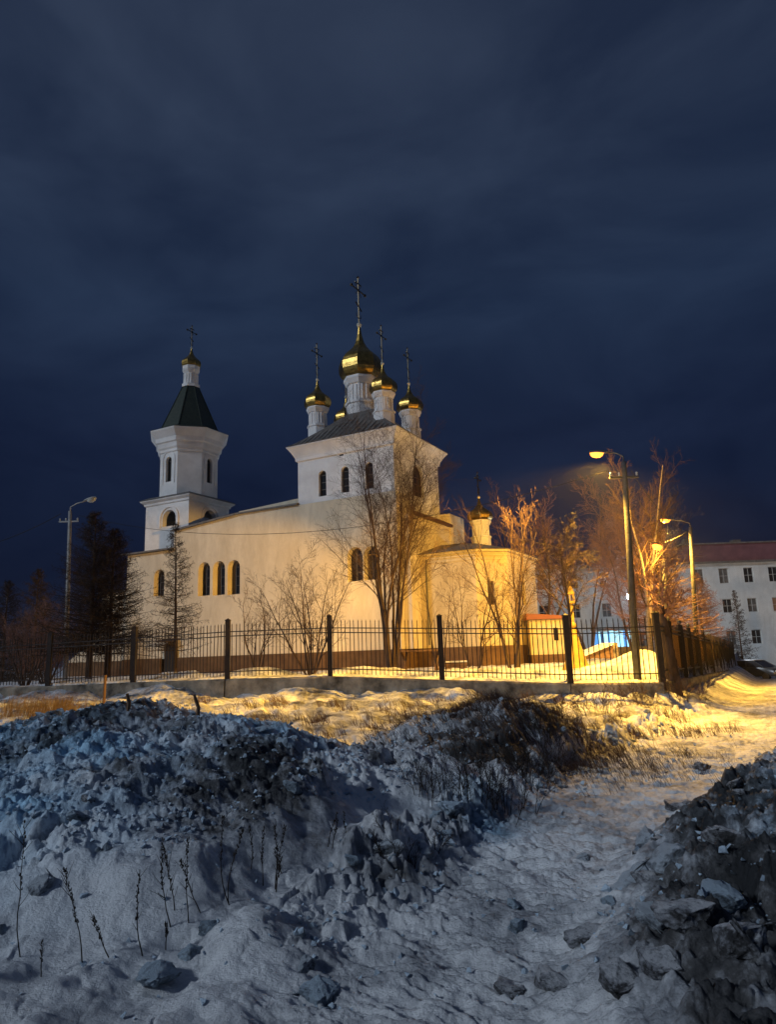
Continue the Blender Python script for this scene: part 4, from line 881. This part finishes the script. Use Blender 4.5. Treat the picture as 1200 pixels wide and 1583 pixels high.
MB().box(-1.3, -.64, 1.425, .38, .64, 1.47).bar((.36, -.63, 1.44), (1.15, -.75, .99), .06).bar((.36, .63, 1.44), (1.15, .75, .99), .06).bar((-1.3, -.63, 1.43), (-1.75, -.77, .98), .1).bar((-1.3, .63, 1.43), (-1.75, .77, .98), .1).bar((-.3, -.635, 1.44), (-.3, -.77, .98), .07).build('roof', CARP, car)
MB().box(-1.25, -.58, 1.472, .3, .58, 1.54).build('roof_snow', SNOWCLEAN, car, bevel=.03)
TYRE = mat('tyre', (.02, .02, .02), .9)
for x in (-1.32, 1.35):
    for s_ in (-1, 1):
        w = MB(); n = 18; vs = []; fs = []
        for yy, rr_ in ((-.1, .28), (-.1, .31), (.1, .31), (.1, .28)):
            vs += [(x+rr_*cos(2*pi*k/n), s_*.80+yy, .31+rr_*sin(2*pi*k/n)) for k in range(n)]
        for j in range(3):
            for k in range(n): fs.append((j*n+k, j*n+(k+1) % n, j*n+n+(k+1) % n, j*n+n+k))
        wh = w.add(vs, fs).build('wheel', TYRE, car)
        MB().add([(x+.27*cos(2*pi*k/n), s_*.89, .31+.27*sin(2*pi*k/n)) for k in range(n)], [tuple(range(n))]).build('rim', METAL, wh)
for s_ in (-1, 1):
    MB().box(2.10, s_*.6-.16, .62, 2.17, s_*.6+.16, .76).build('headlight', LENS_OFF, car, bevel=.02)
MB().box(2.14, -.35, .45, 2.175, .35, .60).build('grille', IRON, car)

# ------------------------------------------------------------------ dead weeds, brush, dry grass
def on_ground(px, py):
    d = ray(px, py); lo = 2.5; t = 2.5
    while t < 60:
        p = EYE+d*(t/d.y)
        if p.z < surf_z(p.x, p.y): break
        t += max(.05, t*.006)
    p = EYE+d*(t/d.y); return Vector((p.x, p.y, surf_z(p.x, p.y)-.03))
def weed(px, py, h, lean, label, seed, heads=1, stalks=1, group=None):
    global RMIN; RMIN = .0014; P = on_ground(px, py); rng = random.Random(seed); root = thing('dry_weed', label, 'weed', P, 0, group)
    for s_ in range(stalks):
        b = MB(); st = Vector((rng.uniform(-.12, .12), rng.uniform(-.1, .1), 0))*(stalks > 1)
        d = Vector((lean+rng.uniform(-.12, .12), rng.uniform(-.15, .1), 1)).normalized(); hh = h*rng.uniform(.7, 1.05)
        pts, rad = limb(b, rng, st, d, hh, .0042, 8, .12, -.015, 4, .35)
        for k in range(rng.randint(6, 11)):
            p, dd, i = at_t(pts, rng.uniform(.3, .95)); q, r2 = limb(b, rng, p, (dd+perp(dd, rng)*.8).normalized(), h*.15*rng.uniform(.5, 1.2), .0022, 3, .12, .06, 3, .5)
        for k in range(int(30*heads)):
            p, dd, i = at_t(pts, 1-.55*rng.random()**1.3); c = p+perp(dd, rng)*.007; s3 = rng.uniform(.003, .0065)
            b.tube([c, c+Vector((rng.uniform(-1, 1)*s3, rng.uniform(-1, 1)*s3, s3*2.4))], [s3*.8, s3*.3], 4)
        b.build('stalk', WEED, root)
weed(128, 1495, .62, -.06, 'tallest dry weed stalk standing alone in the lower left snow', 1, 1.4)
weed(32, 1480, .80, .05, 'dry weed stalk rising at the left edge of the picture', 2)
weed(62, 1512, .22, .0, 'short thin weed stub near the lower left corner', 3, .3)
weed(170, 1480, .36, -.3, 'weed bent to the left just right of the tallest stalk', 4)
weed(222, 1480, .50, -.25, 'weed with side shoots leaning left in the lower left snow', 5)
weed(255, 1468, .30, .25, 'low weed fallen sideways across the lower left snow', 6)
weed(265, 1440, .62, -.18, 'weed with long seed head left of the stalk pair', 7, 1.5)
weed(280, 1440, .66, -.05, 'pair of upright seed headed weeds in the left foreground', 8, 1.4, 2)
weed(315, 1420, .55, -.35, 'arched weed behind the upright pair', 9, 1)
weed(350, 1398, .55, -.12, 'two close weed stalks with drooping heads left of centre', 10, 1.2, 2)
weed(408, 1375, .48, .05, 'dark bushy weed cluster on the slope of the near mound', 11, 1, 4)
weed(425, 1385, .40, .3, 'small weed leaning right beside the dark weed cluster', 12, .8)
weed(525, 1310, .28, .0, 'little twiggy weed on the snow left of the path', 13, .5, 3)
weed(440, 1365, .30, -.4, 'broken weed lying on the snow of the near mound', 14, .4)
for k, (px, py, h, lb) in enumerate(((195, 1090, .22, 'dark stub of wood poking above the near mound crest'), (303, 1096, .30, 'leaning dark stake above the near mound crest'))):
    P = on_ground(px, py+14); r = thing('wooden_stake', lb, 'stake', P); MB().tube([(0, 0, -.2), (.02, .02, h*.5), (-.03*k, 0, h)], [.028, .024, .016], 6).build('shaft', WOOD, r)
P = at(161, 1060, 24); P.z = ground_z(P.x, P.y); r = thing('wooden_stake', 'thin brown stake standing in front of the left railing', 'stake', P); MB().tube([(0, 0, -.2), (0, .02, .5), (.02, 0, .95)], [.05, .045, .04], 6).build('shaft', WOOD, r)
def brush(px, py, h, stems, spread, label, seed, m=WEED, pos=None, thin=.006, cfg=None):
    global RMIN; P = pos or on_ground(px, py); rng = random.Random(seed); RMIN = .00018*P.y; root = thing('dead_bush', label, 'bush', P); b = MB()
    for s_ in range(stems):
        a = rng.uniform(0, 2*pi); ti = spread*rng.random()**.6; R_s = h*.8*rng.random()**.5
        st = Vector((cos(a)*R_s, sin(a)*R_s*.6, 0)); st.z = min(.3, surf_z(P.x+st.x, P.y+st.y)-P.z)
        pts, rad = limb(b, rng, st, Vector((cos(a)*sin(ti), sin(a)*sin(ti), cos(ti))).normalized(), h*rng.uniform(.4, 1.05), thin*.75, 6, .12, .02, 3, .4)
        branchy(b, rng, pts, rad, 0, cfg or [(7, .15, 35, .38, .2, .04, .6), (4, .2, 38, .5, .2, .02, .7)], h)
    b.build('branches', m, root)
brush(735, 1240, .62, 22, .35, 'dark dead bush of upright stems on the second mound', 21)
brush(768, 1238, .60, 16, .4, 'dead bush hanging over the path edge below the second mound', 22)
brush(650, 1215, .42, 9, .4, 'sparse dead stems on the left side of the second mound', 23)
brush(812, 1190, .42, 40, .7, 'dense black bramble on the right shoulder of the second mound', 24)
brush(850, 1160, .36, 34, .75, 'matted dark bramble behind the second mound shoulder', 25)
brush(890, 1140, .5, 20, .5, 'brown bush at the right foot of the second mound', 26, TWIG)
brush(700, 1225, .5, 12, .4, 'thin dead stems at the front of the second mound', 27)
brush(820, 1215, .55, 10, .7, 'dead twigs arching over the pale rim of the path', 28)
brush(930, 1105, .75, 22, .4, 'brown brush in the lit snow before the fence corner', 29, TWIG)
brush(985, 1090, .8, 18, .4, 'thin brown brush at the foot of the fence corner', 30, TWIG)
brush(1060, 1085, .8, 20, .5, 'tangled bare creeper at the corner of the concrete base', 31, TWIG)
brush(612, 1318, .2, 14, .9, 'dark matted twigs in the snow left of the path', 32)
brush(672, 1312, .16, 10, .9, 'small matted twigs beside the pale ice lump', 33)
# straw tufts : uncountable dry grass
def grass(name, pts, h, label, m, seed, lean=.0, thin=.0035, n=6):
    rng = random.Random(seed); b = MB()
    xs = np.array([p[0] for p in pts]); ys = np.array([p[1] for p in pts]); zs, _ = relief(xs, ys)
    for (x, y), z in zip(pts, zs):
        for k in range(n):
            p = Vector((x+rng.gauss(0, .05), y+rng.gauss(0, .05), z-.03)); hh = h*rng.uniform(.4, 1.1)
            d = Vector((lean+rng.gauss(0, .28), rng.gauss(0, .25), 1)).normalized(); q = p+d*hh*.55; e = q+Vector((d.x*1.5+lean*.3, d.y*1.5, .6)).normalized()*hh*.45
            w = Vector((thin, thin*.4, 0)); b.add([p-w, p+w, q+w*.7, e, q-w*.7], [(0, 1, 2, 4), (4, 2, 3)])
    o = b.build(name, m); tag(o, label, 'grass', kind='stuff')
rng = random.Random(77)
grass('dry_grass', [(rng.gauss(at(px, 1100, d).x, .55), rng.gauss(d, .45)) for px, d in ((60, 20.5), (75, 21.), (95, 20.2), (105, 21.5), (50, 22)) for _ in range(30)], .75, 'tall straw coloured grass at the left before the railing', STRAW, 1, .15, .004)
grass('dry_grass', [(c_[0]+rng.gauss(0, .22), c_[1]+rng.gauss(0, .2)) for c_ in [(rng.uniform(-8, 8), rng.uniform(15, 23.5)) for _ in range(75)] for _ in range(12)], .42, 'short dry grass poking through the lamp lit snow before the fence', WOOD, 2, -.35, .005, 5)
grass('dry_grass', [(rng.gauss(2.2, 1.3), rng.gauss(12.4, 1.1)) for _ in range(1500)], .34, 'flattened dead grass covering the second mound', TWIG, 3, -.5, .0028, 6)

# ------------------------------------------------------------------ broken lumps of frozen snow
def chunk_mesh(seed, m):
    rng = random.Random(seed); bm = bmesh.new()
    for k in range(19):
        v_ = Vector((rng.gauss(0, 1), rng.gauss(0, 1), rng.gauss(0, 1))).normalized()*rng.uniform(.6, 1.08); v_.x *= rng.uniform(.9, 1.2); v_.z *= .72; bm.verts.new(v_)
    bmesh.ops.convex_hull(bm, input=bm.verts)
    for v_ in [v_ for v_ in bm.verts if not v_.link_faces]: bm.verts.remove(v_)
    bmesh.ops.bevel(bm, geom=list(bm.edges), offset=.10, segments=2, profile=.6, affect='EDGES')
    bmesh.ops.triangulate(bm, faces=bm.faces)
    for _ in range(2): bmesh.ops.subdivide_edges(bm, edges=bm.edges, cuts=1, use_grid_fill=True)
    P = np.array([v_.co for v_ in bm.verts]); nrm = P/np.linalg.norm(P, axis=1)[:, None]
    k = (fbm(P[:, 0]+seed, P[:, 1]+P[:, 2]*1.7, .6, 4, seed)*.17+fbm(P[:, 0]-P[:, 2], P[:, 1]-seed, .2, 3, seed+9)*.09)
    P = P+nrm*k[:, None]
    for v_, c in zip(bm.verts, P): v_.co = c
    me = bpy.data.meshes.new('snow_lump'); bm.to_mesh(me); bm.free(); me.materials.append(m)
    me.polygons.foreach_set('use_smooth', [True]*len(me.polygons)); return me
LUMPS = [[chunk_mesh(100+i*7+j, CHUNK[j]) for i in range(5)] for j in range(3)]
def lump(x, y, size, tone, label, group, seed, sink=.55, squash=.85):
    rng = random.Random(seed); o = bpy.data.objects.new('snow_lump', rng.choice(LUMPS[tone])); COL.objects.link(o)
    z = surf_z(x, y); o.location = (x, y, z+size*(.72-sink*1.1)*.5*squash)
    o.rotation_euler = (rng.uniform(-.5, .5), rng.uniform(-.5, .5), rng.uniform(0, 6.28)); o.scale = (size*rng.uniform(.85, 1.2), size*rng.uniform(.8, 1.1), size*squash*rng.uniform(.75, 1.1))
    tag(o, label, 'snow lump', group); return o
BIG = [(975, 1365, .34, 1, 'largest grey ice boulder in the heap right of the path'), (1035, 1330, .30, 1, 'blue grey ice boulder behind the largest one'), (1060, 1425, .34, 2, 'dark rounded ice boulder low on the right heap'),
       (905, 1330, .18, 1, 'grey lump at the inner edge of the right heap'), (1085, 1190, .32, 2, 'dark block standing at the far end of the right heap'), (1050, 1250, .34, 2, 'long dark ice slab lying on the right heap'),
       (1120, 1300, .38, 2, 'broad dark boulder near the right edge of the picture'), (905, 1450, .26, 2, 'jagged dark lump on the near left flank of the right heap'), (1020, 1500, .22, 2, 'small dark boulder in the lower right of the heap'),
       (1150, 1480, .34, 2, 'dark boulder at the lower right corner'), (1140, 1220, .26, 2, 'dark lump below the far crest of the right heap'), (1125, 1400, .26, 0, 'pale blue ice lump at the right edge'),
       (1000, 1300, .24, 1, 'grey lump resting above the long slab'), (940, 1400, .14, 0, 'small pale lump wedged under the largest boulder'),
       (790, 1545, .16, 2, 'black lump at the bottom edge beside the path'), (860, 1530, .20, 2, 'dark lump in the bottom right foreground'), (960, 1540, .26, 2, 'wide dark clod at the bottom of the right heap'),
       (452, 1222, .19, 0, 'rounded pale boulder high on the right flank of the near mound'), (120, 1275, .17, 0, 'pointed grey ice slab on the left slope of the near mound'), (320, 1440, .13, 0, 'pale upright ice wedge among the left weeds'),
       (298, 1478, .17, 0, 'white angular lump in front of the ice wedge'), (235, 1515, .22, 0, 'bluish lump near the bottom left'), (60, 1375, .16, 1, 'grey lump by the left edge of the picture'),
       (700, 1270, .22, 0, 'pale blue ice block beside the bend of the path'), (655, 1320, .20, 1, 'frosted dark lump left of the path'), (600, 1310, .20, 1, 'grey soil caked lump by the matted twigs'),
       (545, 1335, .14, 0, 'pale egg shaped lump at the foot of the near mound'), (870, 1195, .22, 0, 'pale blue lump under the arching dead twigs'), (835, 1215, .14, 0, 'small pale lump next to the arching dead twigs'),
       (405, 1135, .20, 0, 'blue ice block on the crest of the near mound'), (440, 1150, .22, 0, 'second blue ice block right of the crest'), (290, 1092, .12, 1, 'dark nub on top of the near mound'),
       (210, 1090, .13, 1, 'rough clod left of the mound peak'), (970, 1150, .16, 1, 'grey snow lump at the far left rim of the path'), (945, 1140, .14, 1, 'small snow lump behind the rim lump'),
       (1050, 1178, .05, 2, 'small dark stone lying on the path'), (795, 1400, .12, 0, 'smooth grey bump in the middle of the path'), (800, 1440, .13, 0, 'low grey bump near the heap on the path'),
       (475, 1500, .14, 1, 'dark lump at the bottom left of the path'), (500, 1545, .20, 0, 'pale lump at the bottom edge left of the path'), (1010, 1440, .2, 1, 'grey split boulder left of the dark rounded one')]
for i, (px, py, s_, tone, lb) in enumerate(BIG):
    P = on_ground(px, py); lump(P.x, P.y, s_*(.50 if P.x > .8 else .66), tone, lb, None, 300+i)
rng = random.Random(42)
cnt = 0
while cnt < 125:
    y = rng.uniform(4.6, 15); x = float(xright(y))+.25+rng.uniform(.0, 3.4)*rng.random()**.5
    if x > y*.62+.8: continue
    lump(x, y, rng.uniform(.03, .10)*(.6+y*.06)*(1 if rng.random() < .8 else 1.4), rng.choice((1, 2, 2, 0, 2)), 'clod of dirty frozen snow in the heap right of the path', 'clods of the heap right of the path', 1000+cnt); cnt += 1
cnt = 0
while cnt < 78:
    y = rng.uniform(5, 12.5); x = rng.uniform(-6.2, 2.0)
    if x > float(xleft(y))-.05 or x < -.62*y: continue
    m_ = macro(x, y); 
    if float(m_[2]) < .35 and rng.random() < .75: continue
    lump(x, y, rng.uniform(.025, .075), rng.choice((0, 1, 0, 1, 2)), 'clod of frozen snow on the mounds left of the path', 'clods of the mounds left of the path', 2000+cnt); cnt += 1
for cnt in range(50):
    y = rng.uniform(6.5, 19); x = float(xleft(y))+rng.gauss(-.1, .25)
    lump(x, y, rng.uniform(.04, .13), rng.choice((0, 1, 0)), 'clod of pale snow along the left rim of the path', 'clods of the left path rim', 3000+cnt)

def rubble():
    """fine crumbs of frozen snow, far too many to count, as one object"""
    rng = random.Random(5); bases = []
    for k in range(8):
        bm = bmesh.new()
        for q in range(9):
            v_ = Vector((rng.gauss(0, 1), rng.gauss(0, 1), rng.gauss(0, 1))).normalized()*rng.uniform(.6, 1); bm.verts.new(v_)
        bmesh.ops.convex_hull(bm, input=bm.verts)
        for v_ in [v_ for v_ in bm.verts if not v_.link_faces]: bm.verts.remove(v_)
        bm.verts.index_update(); bases.append((np.array([v_.co for v_ in bm.verts]), [[v_.index for v_ in f.verts] for f in bm.faces])); bm.free()
    r2 = np.random.default_rng(3); n = 16000
    y = r2.uniform(3.8, 16, n); x = r2.uniform(-.60, .60, n)*y
    z, inside, pile, m1, m2, m3, m4 = macro(x, y)
    w = np.where(m3 > .06, .38, np.where(m1 > .42, .75, np.where(m2 > .3, .35, .06)))+.6*np.exp(-((x-xleft(y))/.35)**2)
    w = w*(fbm(x, y, .8, 3, 301)*1.4+.75); keep = r2.random(n) < w; x = x[keep]; y = y[keep]
    zz, _ = relief(x, y); b = MB()
    for i in range(len(x)):
        P, F = bases[i % 8]; s_ = rng.uniform(.008, .036)*(.6+y[i]*.05)*(1.6 if rng.random() < .1 else 1); a = rng.uniform(0, 6.28); c, s2 = cos(a)*s_, sin(a)*s_
        vs = [(x[i]+p[0]*c-p[1]*s2, y[i]+p[0]*s2+p[1]*c, zz[i]+p[2]*s_*.9+s_*.25) for p in P]; b.add(vs, F)
    o = b.build('snow_crumbs', CHUNK[0]); tag(o, 'fine crumbs of frozen snow scattered over the mounds', 'snow crumbs', kind='stuff')
rubble()

GLARE_HAZE = True  # added air volume, imitates the glare halos round the lamps
if GLARE_HAZE:
    hz = MB().box(-1950, -1950, -4, 1950, 1950, 40).build('glare_haze', bpy.data.materials.new('air'))
    hm = hz.data.materials[0]; hm.use_nodes = True; ht = hm.node_tree; ht.nodes.clear()
    hv = ht.nodes.new('ShaderNodeVolumePrincipled'); ho = ht.nodes.new('ShaderNodeOutputMaterial'); ht.links.new(hv.outputs[0], ho.inputs['Volume'])
    hv.inputs['Color'].default_value = (.9, .92, 1, 1); hv.inputs['Density'].default_value = .0005; hv.inputs['Anisotropy'].default_value = .8
    tag(hz, 'thin scattering air added to imitate lamp glare', 'glare_haze', kind='stuff')
    S.cycles.volume_bounces = 0
